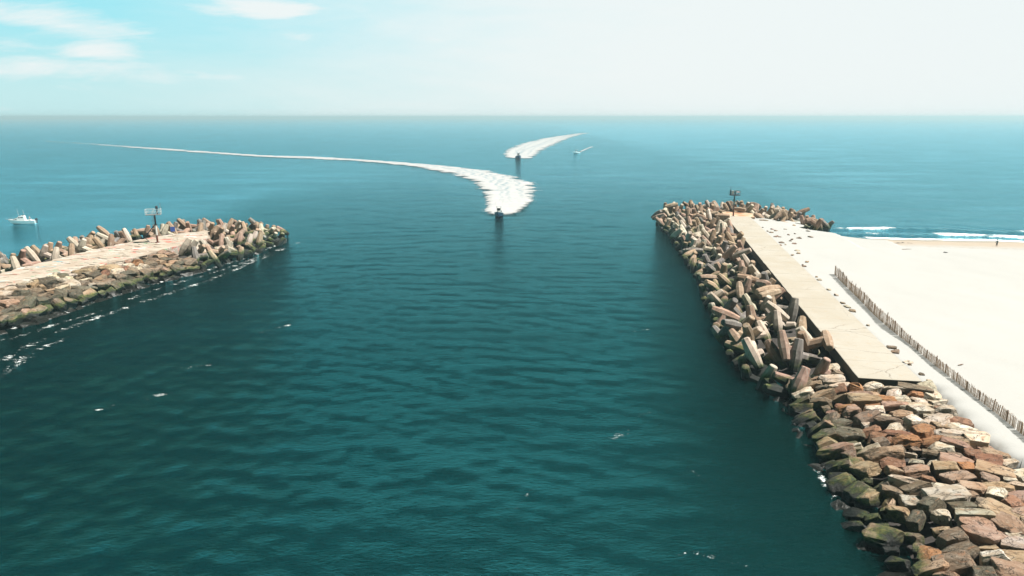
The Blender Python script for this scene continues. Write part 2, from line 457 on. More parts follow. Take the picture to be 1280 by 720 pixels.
[-91.68,181.2,1.02,0.453,-0.365,-0.79,-0.193,4.06],
[-80.56,169.95,3.21,0.645,0.519,-0.478,0.292,3.63],
[-89.93,168.03,3.56,0.183,-0.938,0.141,0.257,3.89],
[-96.89,172.42,0.06,0.772,0.297,-0.184,-0.531,3.73],
[-76.78,180.93,2.67,0.628,-0.156,0.204,0.735,3.76],
[-79.61,191.97,1.06,0.234,0.34,0.778,0.473,3.85],
[-62.1,182.77,1.14,0.609,-0.247,0.326,-0.679,4],
[-83.73,190.65,0.3,0.365,0.37,0.77,-0.37,3.56],
[-89.09,160.28,3.91,0.709,0.437,-0.036,-0.552,4.09],
[-69.66,185.28,2.59,0.558,0.131,-0.396,-0.718,3.86],
[-83.32,182.57,2.59,0.088,-0.415,0.066,0.903,4.09],
[-67.31,156.79,2.61,0.797,-0.498,0.126,-0.319,3.51],
[-97.92,163.12,1.01,0.05,0.98,-0.188,-0.028,4.02],
[-73.81,193.5,0.46,0.5,-0.626,-0.452,0.392,3.62],
[-63.93,171.38,1.92,0.791,-0.146,0.408,0.431,3.72],
[-78.54,187.09,2.59,0.442,0.538,0.134,0.705,3.51],
[-78.41,178.93,3.29,0.055,0.596,-0.786,-0.153,4],
[-59.71,154.61,1.1,0.034,0.074,-0.955,0.285,3.9],
[-59.06,185.87,0.86,0.392,-0.539,-0.736,0.118,3.71],
[-88.67,187.18,1.31,0.444,-0.357,0.748,-0.34,4.03],
[69.87,234.24,2.28,0.383,0.762,-0.412,-0.319,3.72],
[41.62,165.96,2.59,0.435,-0.83,0.323,0.131,3.88],
[78.94,190.44,3.02,0.207,-0.391,-0.892,-0.095,3.92],
[79.36,226.54,0.74,0.201,-0.206,-0.954,0.083,4],
[76.64,233.67,1.59,0.66,-0.246,0.543,-0.458,4.06],
[42.33,185.16,1.38,0.465,0.382,0.025,0.798,3.59],
[39.07,140.44,1.95,0.802,0.16,-0.164,-0.552,3.99],
[28.91,76.72,0.85,0.294,0.55,0.612,0.487,3.87],
[41.32,174.11,1.06,0.942,0.267,-0.164,0.118,3.99],
[28.75,84.08,1.91,0.507,0.435,-0.703,-0.246,4.04],
[47.29,217.51,3.3,0.25,0.629,-0.615,0.405,4.07],
[45,211.57,2.69,0.687,-0.54,0.429,0.229,3.6],
[38.96,156.44,0.55,0.994,0.03,-0.109,0.006,3.65],
[31.92,91.28,2.35,0.055,-0.251,0.901,-0.35,3.9],
[79.66,220.85,2.25,0.346,0.415,0.326,0.776,4.05],
[61.3,233.01,1.39,0.632,-0.048,0.337,0.696,3.75],
[35.81,114.95,2.13,0.879,0.261,-0.356,-0.183,3.59],
[32.18,112.27,1.77,0.624,-0.286,0.294,-0.665,3.77],
[40.33,197.38,2.52,0.562,-0.157,0.363,-0.726,3.6],
[37.19,145.06,0.69,0.874,-0.335,0.321,0.142,3.59],
[41.8,192.24,1.21,0.176,0.44,0.679,0.561,3.94],
[41.99,148.84,1.76,0.601,-0.577,0.056,-0.55,3.56],
[84.72,198.74,0.99,0.009,0.299,-0.764,0.572,3.75],
[32.32,102.2,2.46,0.075,0.437,0.364,0.819,3.71],
[42.42,170.15,2.2,0.017,0.966,-0.156,0.206,4.07],
[50.55,223.97,2.9,0.087,-0.157,-0.933,-0.311,3.76],
[42.21,208.65,2,0.283,-0.883,0.134,0.349,3.72],
[83.49,214.73,1.26,0.636,-0.638,-0.096,0.423,3.52],
[37.49,131.6,1.66,0.223,-0.197,0.948,-0.112,3.88],
[56.75,232.38,1.16,0.439,0.668,0.1,0.593,4.07],
[34.73,127.05,0.9,0.048,0.639,0.176,-0.748,3.85],
[34.67,120.6,1.3,0.313,-0.472,-0.818,0.101,4.03],
[46.87,222.72,0.52,0.668,0.329,-0.54,0.391,3.89],
[40.62,160.36,1.38,0.531,-0.37,-0.523,0.554,3.91],
[82.66,207.25,2.86,0.144,-0.797,-0.223,0.542,4.09],
[42.76,177.55,1.79,0.196,-0.419,-0.59,-0.661,3.78],
[30.43,97.08,0.23,0.06,0.995,0.075,0.008,3.55],
[51.06,227.89,1.05,0.091,0.798,-0.585,0.109,4.08],
[79.42,195.49,2.8,0.166,-0.022,0.743,0.649,3.68],
[32.78,83.81,2.95,0.465,0.251,-0.758,-0.383,3.72],
[44.74,195.41,1.73,0.637,0.345,-0.127,-0.678,3.96],
[79.95,209.26,1.88,0.32,-0.111,0.047,0.94,3.58],
[30.83,75.39,1.71,0.647,0.304,-0.458,-0.528,3.89],
[-62.82,185.22,1.54,0.454,0.81,0.369,-0.038,4],
[-85.37,188.65,1.79,0.064,-0.53,0.343,-0.773,3.71],
[-78.24,193.34,2.95,0.528,-0.452,-0.609,-0.381,4.08],
[-61.81,169.72,3.17,0.089,0.744,0.093,0.656,3.88],
[-96.95,170.8,2.52,0.047,-0.455,0.116,0.882,3.99],
[-62.93,152.32,2.22,0.442,0.755,0.477,0.087,3.51],
[-99.88,154.6,1.12,0.689,0.601,-0.323,0.245,3.58],
[-88.27,176.97,2.02,0.006,0.211,0.732,0.648,3.84],
[-62.6,175.99,1.26,0.033,-0.644,0.723,0.246,3.88],
[-101.44,156.29,0.96,0.841,-0.489,-0.23,0.019,4.04],
[-87.06,183.08,1.93,0.329,-0.362,0.534,-0.689,3.57],
[-71.84,190.89,1.86,0.044,-0.286,0.831,-0.475,3.88],
[-61.19,156.57,1.89,0.098,0.325,0.828,0.446,3.55],
[-70.08,172.22,2.83,0.931,-0.21,0.213,-0.211,3.71],
[-96.9,166.34,1.99,0.882,-0.062,0.359,-0.301,3.86],
[-59.41,181.04,0.59,0.6,0.104,-0.56,0.562,3.78],
[-67.86,190.06,2.26,0.5,0.771,-0.393,0.036,3.95],
[-96.84,162.52,2.46,0.831,-0.528,0.063,-0.163,3.59],
[-57.75,167.15,1.67,0.296,-0.549,0.474,-0.622,4.08],
[-82.91,189.19,2.16,0.054,0.071,-0.974,0.21,3.92],
[-94.1,167.82,3.18,0.161,0.57,0.465,-0.659,4.1],
]
from mathutils import noise as mnoise
sc = bpy.context.scene
col = sc.collection
rg = random.Random(5)
np.random.seed(3)

# ================================================================ helpers
def tag(o, label=None, cat=None, group=None, kind=None):
    if label: o['label'] = label
    if cat: o['category'] = cat
    if group: o['group'] = group
    if kind: o['kind'] = kind
    return o
def mesh_obj(name, bm, mat, parent=None, smooth_=False):
    me = bpy.data.meshes.new(name)
    bm.normal_update(); bm.to_mesh(me); bm.free()
    if smooth_: me.shade_smooth()
    if mat is not None: me.materials.append(mat)
    o = bpy.data.objects.new(name, me); col.objects.link(o)
    if parent is not None: o.parent = parent
    return o
def empty(name, loc, rz=0.0):
    o = bpy.data.objects.new(name, None); col.objects.link(o)
    o.location = loc; o.rotation_euler = (0, 0, rz); return o
def box(bm, c, s, rot=None):
    m = Matrix.Translation(c)
    if rot is not None: m = m @ rot
    m = m @ Matrix.Diagonal((s[0], s[1], s[2], 1))
    bmesh.ops.create_cube(bm, size=1.0, matrix=m)
def tube(bm, a, b, r0, r1=None, n=10):
    a = Vector(a); b = Vector(b); d = b - a
    if r1 is None: r1 = r0
    q = d.to_track_quat('Z', 'Y').to_matrix().to_4x4()
    bmesh.ops.create_cone(bm, cap_ends=True, segments=n, radius1=r0, radius2=r1, depth=d.length,
                          matrix=Matrix.Translation((a + b) / 2) @ q)
def grid_mesh(name, V, nx, ny, mat, keep=None):
    """V: (ny*nx,3) array -> quad sheet"""
    i = np.arange(nx - 1)[None, :] + np.arange(ny - 1)[:, None] * nx
    q = np.stack([i, i + 1, i + nx + 1, i + nx], -1).reshape(-1, 4)
    if keep is not None: q = q[keep.reshape(-1)]
    me = bpy.data.meshes.new(name)
    me.vertices.add(len(V)); me.vertices.foreach_set('co', V.astype(np.float32).ravel())
    me.loops.add(q.size); me.loops.foreach_set('vertex_index', q.astype(np.int32).ravel())
    me.polygons.add(len(q)); me.polygons.foreach_set('loop_start', np.arange(0, q.size, 4, dtype=np.int32))
    me.update(calc_edges=True); me.shade_smooth()
    me.materials.append(mat)
    o = bpy.data.objects.new(name, me); col.objects.link(o); return o
def vattr(o, name, arr):
    a = o.data.attributes.new(name, 'FLOAT', 'POINT'); a.data.foreach_set('value', np.asarray(arr, np.float32).ravel())

# ---------------------------------------------------------------- materials
class NT:
    def __init__(s, name):
        s.m = bpy.data.materials.new(name); s.m.use_nodes = True
        s.t = s.m.node_tree; s.n = s.t.nodes; s.l = s.t.links; s.n.clear()
        s.out = s.n.new('ShaderNodeOutputMaterial')
    def node(s, ty, **kw):
        x = s.n.new(ty)
        for k, v in kw.items(): setattr(x, k, v)
        return x
    def link(s, a, b): s.l.new(a, b)
    def val(s, sock, v):
        if isinstance(v, (int, float, tuple, list)): sock.default_value = v
        else: s.l.new(v, sock)
    def math(s, op, a, b=0.0, c=0.0, clamp=False):
        x = s.node('ShaderNodeMath', operation=op, use_clamp=clamp)
        s.val(x.inputs[0], a); s.val(x.inputs[1], b); s.val(x.inputs[2], c); return x.outputs[0]
    def vmath(s, op, a, b=(0, 0, 0)):
        x = s.node('ShaderNodeVectorMath', operation=op); s.val(x.inputs[0], a); s.val(x.inputs[1], b); return x.outputs[0]
    def mix(s, f, a, b, mode='MIX'):
        x = s.node('ShaderNodeMix', data_type='RGBA', blend_type=mode); x.clamp_factor = True
        s.val(x.inputs[0], f); s.val(x.inputs[6], a); s.val(x.inputs[7], b); return x.outputs[2]
    def noise(s, vec, scale, detail=4, rough=.55, dist=0.0, col_=False):
        x = s.node('ShaderNodeTexNoise'); x.inputs['Scale'].default_value = scale
        x.inputs['Detail'].default_value = detail; x.inputs['Roughness'].default_value = rough
        x.inputs['Distortion'].default_value = dist
        if vec is not None: s.l.new(vec, x.inputs['Vector'])
        return x.outputs['Color' if col_ else 'Fac']
    def ss(s, v, a, b, lo=0.0, hi=1.0):
        x = s.node('ShaderNodeMapRange', interpolation_type='SMOOTHSTEP'); s.val(x.inputs[0], v)
        x.inputs[1].default_value = a; x.inputs[2].default_value = b; x.inputs[3].default_value = lo; x.inputs[4].default_value = hi
        return x.outputs[0]
    def mapping(s, vec, scale=(1, 1, 1), rot=(0, 0, 0), loc=(0, 0, 0)):
        x = s.node('ShaderNodeMapping'); s.l.new(vec, x.inputs[0]); x.inputs['Scale'].default_value = scale
        x.inputs['Rotation'].default_value = rot; x.inputs['Location'].default_value = loc; return x.outputs[0]
    def bump(s, h, strength, dist, prev=None):
        x = s.node('ShaderNodeBump'); s.l.new(h, x.inputs['Height']); x.inputs['Strength'].default_value = strength
        x.inputs['Distance'].default_value = dist
        if prev is not None: s.l.new(prev, x.inputs['Normal'])
        return x.outputs[0]
    def bsdf(s, color, rough=.8, normal=None, **kw):
        b = s.node('ShaderNodeBsdfPrincipled')
        if not isinstance(color, tuple): color = s.mix(1.0, color, (ALB, ALB, ALB, 1.0), 'MULTIPLY')
        s.val(b.inputs['Base Color'], color); s.val(b.inputs['Roughness'], rough)
        if normal is not None: s.l.new(normal, b.inputs['Normal'])
        for k, v in kw.items(): s.val(b.inputs[k.replace('_', ' ')], v)
        return b.outputs[0]
    def done(s, sh): s.l.new(sh, s.out.inputs['Surface']); return s.m

def c4(r, g, b): return (r, g, b, 1.0)
def plain(name, c, rough=.5, metal=0.0, var=.15):
    t = NT(name); co = t.node('ShaderNodeTexCoord').outputs['Object']
    n = t.noise(co, 6.0, 4)
    colr = t.mix(t.ss(n, .35, .7), c4(*c), c4(*[x * (1 - var) for x in c]))
    return t.done(t.bsdf(colr, rough, t.bump(n, .15, .01), Metallic=metal))

def stone_mat():
    t = NT('quarried_stone'); tc = t.node('ShaderNodeTexCoord'); geo = t.node('ShaderNodeNewGeometry'); oi = t.node('ShaderNodeObjectInfo')
    off = t.vmath('SCALE', (37.0, 17.0, 53.0)); t.link(oi.outputs['Random'], off.node.inputs['Scale'])
    co = t.vmath('ADD', tc.outputs['Object'], off)
    n1 = t.noise(co, 1.6, 5, .6); n2 = t.noise(co, 7.0, 6, .65); n3 = t.noise(co, 26.0, 4, .7)
    strata = t.noise(t.mapping(co, (1.2, 1.2, 9.0), (.3, .2, 0)), 2.2, 4, .6)
    base = t.mix(t.ss(n1, .38, .66), t.mix(1.0, oi.outputs['Color'], c4(.82, .72, .62), 'MULTIPLY'), oi.outputs['Color'])
    base = t.mix(t.ss(n2, .55, .74, 0, .6), base, c4(.46, .40, .32))           # pale worn patches
    base = t.mix(t.ss(strata, .56, .70, 0, .55), base, c4(.33, .15, .07))      # iron staining
    base = t.mix(t.ss(n3, .60, .78, 0, .55), base, c4(.10, .085, .08))
    z = t.node('ShaderNodeSeparateXYZ'); t.link(geo.outputs['Position'], z.inputs[0]); Z = z.outputs['Z']
    wn = t.noise(geo.outputs['Position'], .55, 4, .6)
    zz = t.math('ADD', Z, t.math('MULTIPLY', t.math('SUBTRACT', wn, .5), 2.6))
    weed = t.ss(zz, 1.7, 1.0)
    algae = t.mix(t.ss(n2, .42, .62), c4(.028, .055, .012), c4(.12, .13, .025))
    base = t.mix(t.math('MULTIPLY', weed, t.ss(n1, .30, .5, .65, 1)), base, algae)
    base = t.mix(t.ss(zz, 1.25, .6), base, c4(.008, .010, .008))                # black tide band
    h = t.math('ADD', t.math('MULTIPLY', n1, .5), t.math('ADD', t.math('MULTIPLY', n2, .3), t.math('MULTIPLY', n3, .12)))
    vo = t.node('ShaderNodeTexVoronoi', feature='DISTANCE_TO_EDGE'); vo.inputs['Scale'].default_value = 1.5
    t.link(t.vmath('ADD', co, t.vmath('SCALE', t.noise(co, 2.5, 4, .7, 0, True))), vo.inputs['Vector'])
    crack = t.ss(vo.outputs['Distance'], .035, .006)
    base = t.mix(t.math('MULTIPLY', crack, t.ss(n1, .4, .6, .25, .9)), base, c4(.035, .028, .02))
    h = t.math('ADD', h, t.math('MULTIPLY', strata, .25))
    h = t.math('SUBTRACT', h, t.math('MULTIPLY', crack, .25))
    return t.done(t.bsdf(base, t.ss(zz, .2, 1.0, .35, .9), t.bump(h, 1.0, .2)))

def dolos_mat():
    t = NT('weathered_concrete'); tc = t.node('ShaderNodeTexCoord'); geo = t.node('ShaderNodeNewGeometry'); oi = t.node('ShaderNodeObjectInfo')
    off = t.vmath('SCALE', (31.0, 11.0, 47.0)); t.link(oi.outputs['Random'], off.node.inputs['Scale'])
    co = t.vmath('ADD', tc.outputs['Object'], off)
    n1 = t.noise(co, 1.2, 5, .6); n2 = t.noise(co, 5.0, 6, .65); n3 = t.noise(co, 30.0, 3, .7)
    base = t.mix(t.ss(n1, .36, .66), t.mix(1.0, oi.outputs['Color'], c4(.72, .68, .66), 'MULTIPLY'), oi.outputs['Color'])
    base = t.mix(t.ss(n2, .56, .72, 0, .5), base, c4(.43, .36, .28))
    base = t.mix(t.ss(n3, .60, .78, 0, .55), base, c4(.10, .085, .075))
    strk = t.noise(t.mapping(geo.outputs['Position'], (1.6, 1.6, .35)), 1.6, 5, .65)
    base = t.mix(t.ss(strk, .52, .70, 0, .65), base, c4(.13, .095, .065))
    base = t.mix(t.ss(strk, .46, .34, 0, .45), base, c4(.56, .50, .42))
    z = t.node('ShaderNodeSeparateXYZ'); t.link(geo.outputs['Position'], z.inputs[0]); Z = z.outputs['Z']
    wn = t.noise(geo.outputs['Position'], .4, 4, .6)
    zz = t.math('ADD', Z, t.math('MULTIPLY', t.math('SUBTRACT', wn, .5), 2.4))
    algae = t.mix(t.ss(n2, .42, .62), c4(.020, .045, .012), c4(.10, .12, .02))
    base = t.mix(t.ss(zz, 2.5, 1.5), base, algae)
    base = t.mix(t.ss(zz, 1.9, 1.0), base, c4(.008, .011, .008))
    h = t.math('ADD', t.math('MULTIPLY', n2, .5), t.math('MULTIPLY', n3, .3))
    return t.done(t.bsdf(base, t.ss(zz, .2, 1.4, .4, .92), t.bump(h, .6, .05)))

def slab_mat():
    t = NT('slab_concrete'); tc = t.node('ShaderNodeTexCoord'); co = tc.outputs['Object']
    sx = t.node('ShaderNodeSeparateXYZ'); t.link(co, sx.inputs[0])
    n1 = t.noise(co, .16, 5, .6); n2 = t.noise(co, 1.4, 6, .65); n3 = t.noise(co, 9.0, 4, .7)
    st = t.noise(t.mapping(co, (.12, 1.2, 1)), 1.0, 5, .6)
    base = t.mix(t.ss(n1, .35, .68), c4(.395, .355, .29), c4(.43, .40, .345))
    base = t.mix(t.ss(n2, .52, .75, 0, .5), base, c4(.40, .31, .21))
    base = t.mix(t.ss(st, .55, .75, 0, .35), base, c4(.43, .40, .34))
    base = t.mix(t.ss(n3, .62, .8, 0, .35), base, c4(.32, .26, .2))
    vo = t.node('ShaderNodeTexVoronoi', feature='DISTANCE_TO_EDGE'); vo.inputs['Scale'].default_value = .16
    t.link(t.vmath('ADD', co, t.vmath('SCALE', t.noise(co, .8, 4, .7, 0, True))), vo.inputs['Vector'])
    base = t.mix(t.math('MULTIPLY', t.ss(vo.outputs['Distance'], .012, .003), t.ss(n1, .45, .6, 0, .7)), base, c4(.16, .13, .10))
    drift = t.ss(t.math('ADD', sx.outputs['Y'], t.math('MULTIPLY', t.noise(t.mapping(co, (.25, .8, 1)), 1.0, 5, .65), 3.2)), -4.6, -5.6)
    base = t.mix(drift, base, c4(.44, .435, .415))                                # sand blown over the beach edge
    # cast joints every 6.1 m along the slab
    fr = t.math('FRACT', t.math('DIVIDE', sx.outputs['X'], 6.1))
    j = t.ss(t.math('ABSOLUTE', t.math('SUBTRACT', fr, .5)), .006, .001)
    base = t.mix(t.math('MULTIPLY', j, .45), base, c4(.2, .16, .12))
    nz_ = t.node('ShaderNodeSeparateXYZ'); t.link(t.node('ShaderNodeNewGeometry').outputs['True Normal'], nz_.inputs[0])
    base = t.mix(t.ss(nz_.outputs['Z'], .7, .2, 0, .9), base, c4(.07, .06, .045))   # shadow strip along the upright sides, painted into the colour
    h = t.math('ADD', t.math('MULTIPLY', n2, .5), t.math('MULTIPLY', n3, .25))
    return t.done(t.bsdf(base, .9, t.bump(h, .35, .05)))

def cap_mat():
    t = NT('painted_cap'); co = t.node('ShaderNodeTexCoord').outputs['Object']
    n1 = t.noise(co, .35, 5, .6); n2 = t.noise(co, 2.0, 6, .65)
    base = t.mix(t.ss(n1, .35, .66), c4(.40, .32, .25), c4(.48, .43, .36))
    base = t.mix(t.ss(n2, .52, .72, 0, .6), base, c4(.34, .24, .17))
    # worn spray-paint marks
    for k, (cc, lo, L) in enumerate([((.62, .12, .10), .635, (3, 9, 1)), ((.06, .36, .20), .66, (17, 2, 5)), ((.08, .36, .46), .665, (40, 23, 8)), ((.70, .62, .60), .62, (60, 41, 3))]):
        m = t.noise(t.mapping(co, (.22, .55, .4), (0, 0, -.25), L), 1.1, 3, .5, .6)
        base = t.mix(t.math('MULTIPLY', t.ss(m, lo, lo + .03), t.ss(n2, .35, .55, .3, .9)), base, c4(*cc))
    return t.done(t.bsdf(base, .9, t.bump(t.math('ADD', n1, n2), .6, .12)))

def sand_mat():
    t = NT('beach_sand'); geo = t.node('ShaderNodeNewGeometry'); P = geo.outputs['Position']
    sx = t.node('ShaderNodeSeparateXYZ'); t.link(P, sx.inputs[0])
    n1 = t.noise(P, .05, 4, .6); n2 = t.noise(P, 1.1, 5, .7); n3 = t.noise(P, 14.0, 3, .7)
    base = t.mix(t.ss(n1, .35, .65), c4(.42, .42, .405), c4(.435, .435, .42))
    base = t.mix(t.ss(n2, .56, .72, 0, .25), base, c4(.40, .35, .28))
    zz = t.math('ADD', sx.outputs['Z'], t.math('MULTIPLY', t.math('SUBTRACT', t.noise(t.mapping(P, (.02, .1, 1)), 1.0, 4), .5), 1.0))
    base = t.mix(t.ss(zz, 1.9, .8, 0, .75), base, c4(.40, .31, .22))
    wr_ = t.math('ABSOLUTE', t.math('SUBTRACT', zz, 1.55))
    base = t.mix(t.math('MULTIPLY', t.ss(wr_, .07, .02), t.ss(t.noise(P, 1.6, 4, .7), .5, .62, 0, .6)), base, c4(.16, .12, .08))   # wrack line
    base = t.mix(t.ss(sx.outputs['Z'], .32, .12, 0, .8), base, c4(.26, .21, .15))
    rough = t.ss(sx.outputs['Z'], .1, .5, .3, .95)
    h = t.math('ADD', t.math('MULTIPLY', n2, .7), t.math('MULTIPLY', n3, .12))
    return t.done(t.bsdf(base, rough, t.bump(h, .35, .12)))

def water_mat():
    t = NT('sea_water'); geo = t.node('ShaderNodeNewGeometry'); P = geo.outputs['Position']
    sx = t.node('ShaderNodeSeparateXYZ'); t.link(P, sx.inputs[0])
    at_s = t.node('ShaderNodeAttribute', attribute_name='shallow_far_sheen').outputs['Fac']
    at_f = t.node('ShaderNodeAttribute', attribute_name='foam').outputs['Fac']
    big = t.noise(t.mapping(P, (1, 2.2, 1)), .012, 4, .6)
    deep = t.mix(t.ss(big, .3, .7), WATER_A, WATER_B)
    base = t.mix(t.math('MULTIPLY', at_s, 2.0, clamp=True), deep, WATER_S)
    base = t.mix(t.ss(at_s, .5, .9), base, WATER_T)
    r1 = t.noise(t.mapping(P, (.55, 1.25, 1), (0, 0, -.30)), .75, 6, .66, .4)
    r2 = t.noise(t.mapping(P, (.7, 1.5, 1), (0, 0, .35)), 2.3, 5, .66, .3)
    r3 = t.noise(t.mapping(P, (.8, 1.3, 1), (0, 0, .1)), 6.5, 3, .6)
    gust = t.ss(t.noise(t.mapping(P, (.6, 1.6, 1), (0, 0, .2)), .03, 3, .6), .32, .66, .45, 1.1)
    calm = t.math('MULTIPLY', gust, t.node('ShaderNodeAttribute', attribute_name='chop').outputs['Fac'])
    h = t.math('ADD', t.math('MULTIPLY', r1, .75), t.math('ADD', t.math('MULTIPLY', r2, .60), t.math('MULTIPLY', r3, .24)))
    h = t.math('MULTIPLY', h, calm)
    # foam flecks: denser where the attribute says so
    f1 = t.noise(t.mapping(P, (.5, 1.0, 1), (0, 0, -.35)), 2.3, 6, .75, .8)
    f2 = t.noise(P, 7.0, 4, .7)
    f0 = t.noise(t.mapping(P, (.6, 1.0, 1), (0, 0, -.35)), .42, 4, .6, 1.2)
    fl = t.math('ADD', t.math('MULTIPLY', f0, .36), t.math('ADD', t.math('MULTIPLY', f1, .44), t.math('MULTIPLY', f2, .20)))
    at_f = t.math('MAXIMUM', at_f, t.ss(t.noise(P, .09, 3, .6), .62, .75, 0, .27))
    thr = t.math('SUBTRACT', .80, t.math('MULTIPLY', at_f, .40))
    fm = t.math('MULTIPLY', t.ss(t.math('SUBTRACT', fl, thr), .0, .07), t.ss(at_f, 0, .9, .5, 1))
    nb_ = t.bump(h, 1.0, .50)
    fr = t.node('ShaderNodeFresnel'); fr.inputs['IOR'].default_value = 1.333; t.link(nb_, fr.inputs['Normal'])
    df = t.node('ShaderNodeBsdfDiffuse'); t.link(base, df.inputs['Color']); t.link(nb_, df.inputs['Normal'])
    gl = t.node('ShaderNodeBsdfGlossy'); gl.inputs['Roughness'].default_value = .08; t.link(t.mix(t.math('MULTIPLY', at_s, 4.2, clamp=True), GLOSS, GLOSS2), gl.inputs['Color']); t.link(nb_, gl.inputs['Normal'])
    wm = t.node('ShaderNodeMixShader'); t.link(fr.outputs[0], wm.inputs[0]); t.link(df.outputs[0], wm.inputs[1]); t.link(gl.outputs[0], wm.inputs[2]); w = wm.outputs[0]
    fo = t.bsdf(c4(.80, .84, .84), .8, t.bump(fl, .6, .2))
    mx = t.node('ShaderNodeMixShader'); t.link(fm, mx.inputs[0]); t.link(w, mx.inputs[1]); t.link(fo, mx.inputs[2])
    return t.done(mx.outputs[0])

def foam_mat():
    t = NT('wake_foam'); geo = t.node('ShaderNodeNewGeometry'); P = geo.outputs['Position']
    d = t.node('ShaderNodeAttribute', attribute_name='dens').outputs['Fac']
    f1 = t.noise(t.mapping(P, (.14, .42, .5), (0, 0, .1)), 1.0, 7, .68, .6)
    f2 = t.noise(P, 1.3, 5, .7)
    fl = t.math('ADD', t.math('MULTIPLY', f1, .75), t.math('MULTIPLY', f2, .25))
    f3 = t.noise(t.mapping(P, (.5, .9, .5)), .35, 5, .65, 1.0)
    m = t.ss(t.math('ADD', t.math('ADD', t.math('MULTIPLY', fl, .9), t.math('MULTIPLY', f3, .7)), t.math('MULTIPLY', d, .62)), .90, 1.22)
    m = t.math('MULTIPLY', m, t.ss(d, .05, .8, .05, 1.0))
    cl = t.mix(t.ss(t.math('ADD', t.math('MULTIPLY', f1, .6), t.math('MULTIPLY', f2, .4)), .36, .54), c4(.34, .39, .42), c4(.48, .478, .475))
    cl = t.mix(t.math('MULTIPLY', t.node('ShaderNodeAttribute', attribute_name='strand').outputs['Fac'], t.ss(f1, .35, .6)), cl, c4(.14, .24, .29))
    fo = t.bsdf(cl, .9, t.bump(fl, .6, .22))
    tr = t.node('ShaderNodeBsdfTransparent').outputs[0]
    mx = t.node('ShaderNodeMixShader'); t.link(m, mx.inputs[0]); t.link(tr, mx.inputs[1]); t.link(fo, mx.inputs[2])
    return t.done(mx.outputs[0])

GLOSS = c4(.06, .35, .38)
GLOSS2 = c4(.38, .85, 1.0)
WATER_A = c4(.0, .0085, .0074); WATER_B = c4(.0, .0150, .0130); WATER_S = c4(.02, .22, .40); WATER_T = c4(.13, .42, .45)
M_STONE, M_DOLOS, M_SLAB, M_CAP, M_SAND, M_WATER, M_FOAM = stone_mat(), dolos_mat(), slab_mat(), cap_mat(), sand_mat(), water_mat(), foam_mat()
M_RUB = plain('dark_rubble', (.045, .038, .033), .9)
M_RUST = plain('rusted_steel', (.16, .045, .025), .75)
M_TEAL = plain('teal_painted_steel', (.03, .16, .19), .5)
M_STEEL = plain('galvanised_steel', (.42, .45, .47), .45, .6)
M_WHITE = plain('white_paint', (.78, .78, .76), .4, 0, .06)
M_DARK = plain('dark_plate', (.03, .035, .05), .5)
M_NAVY = plain('navy_hull_paint', (.012, .03, .07), .25)
M_GLASS = plain('tinted_glass', (.02, .03, .035), .08)
M_WOOD = plain('weathered_lath', (.80, .53, .35), .85, 0, .45)
M_POST = plain('fence_post_wood', (.26, .16, .10), .85, 0, .3)
M_WIRE = plain('fence_wire', (.2, .13, .09), .6, .5)
M_SKIN = plain('skin', (.45, .27, .19), .6)
M_COAT = plain('dark_teal_jacket', (.015, .05, .055), .9)
M_TROU = plain('black_shorts', (.01, .012, .015), .9)

# ================================================================ sea
WAVES = []
wr = random.Random(21)
for i in range(56):
    lam = 2.2 * (40 / 2.2) ** (i / 55)
    th = math.radians(-100) + wr.gauss(0, .85)              # running in from the open sea
    k = 2 * math.pi / lam
    a = .0085 * lam ** .80 * wr.uniform(.5, 1.3) * (.25 if lam > 12 else .5 if lam > 5 else 1)
    WAVES.append((k * math.cos(th), k * math.sin(th), a * .17, wr.uniform(0, 6.28), lam))
# directory of sheltered water: channel behind the jetties is calmer
def wave_h(X, Y, cell=0.0):
    Z = np.zeros_like(X)
    for kx, ky, a, ph, lam in WAVES:
        f = 1.0 if np.isscalar(cell) and cell == 0 else np.clip((lam / cell - 2.2) / 2.0, 0, 1)
        p = kx * X + ky * Y + ph
        Z += a * f * (np.sin(p) + .22 * np.cos(2 * p))
    return Z
NR = 860
fine = np.linspace(math.radians(38), math.radians(142), 720)
coarse = np.concatenate([np.linspace(math.radians(142), math.radians(398), 60)[1:]])
ang = np.concatenate([fine, coarse]); NA = len(ang)
r = np.concatenate([[1.0, 12.0], np.geomspace(26.0, 19000.0, NR)])
R_, A_ = np.meshgrid(r, ang, indexing='ij')
X = R_ * np.cos(A_); Y = R_ * np.sin(A_)
cell = np.maximum(R_ * .0077, .3)
dl = poly_dist(LW, X, Y); dr_ = poly_dist(RW, X, Y)
near_land = np.minimum(np.where(X > 78, .8, np.clip(-dr_ / 14, .3, 1)), np.clip(-dl / 6, .5, 1))
lee = 1 - .55 * smooth(-40, -110, X) * smooth(700, 300, R_)       # flat water in the lee beyond the left jetty
Z = wave_h(X, Y, cell) * near_land * lee
def shore_y(x): return 189.5 - (x - 60) * .21 + 1.3 * np.sin(x * .06 + 1) + .6 * np.sin(x * .17)
foam = np.zeros_like(X); near = R_ < 900
def stroke(pts, width, amt, z=0):
    W = [at(px, py, z) for px, py in pts]
    xn, yn = X[near], Y[near]
    d2 = np.full(xn.shape, 1e18)
    for (ax, ay), (bx, by) in zip(W, W[1:]):
        ex, ey = bx - ax, by - ay; L = ex * ex + ey * ey
        t = np.clip(((xn - ax) * ex + (yn - ay) * ey) / L, 0, 1)
        d2 = np.minimum(d2, (xn - ax - t * ex) ** 2 + (yn - ay - t * ey) ** 2)
    foam[near] = np.maximum(foam[near], amt * np.exp(-d2 / width ** 2))
stroke([(0, 452), (50, 424), (100, 404), (200, 370), (262, 350), (330, 322), (372, 303)], 1.9, .70)
stroke([(0, 425), (30, 418), (80, 402), (140, 385)], 1.6, .70)
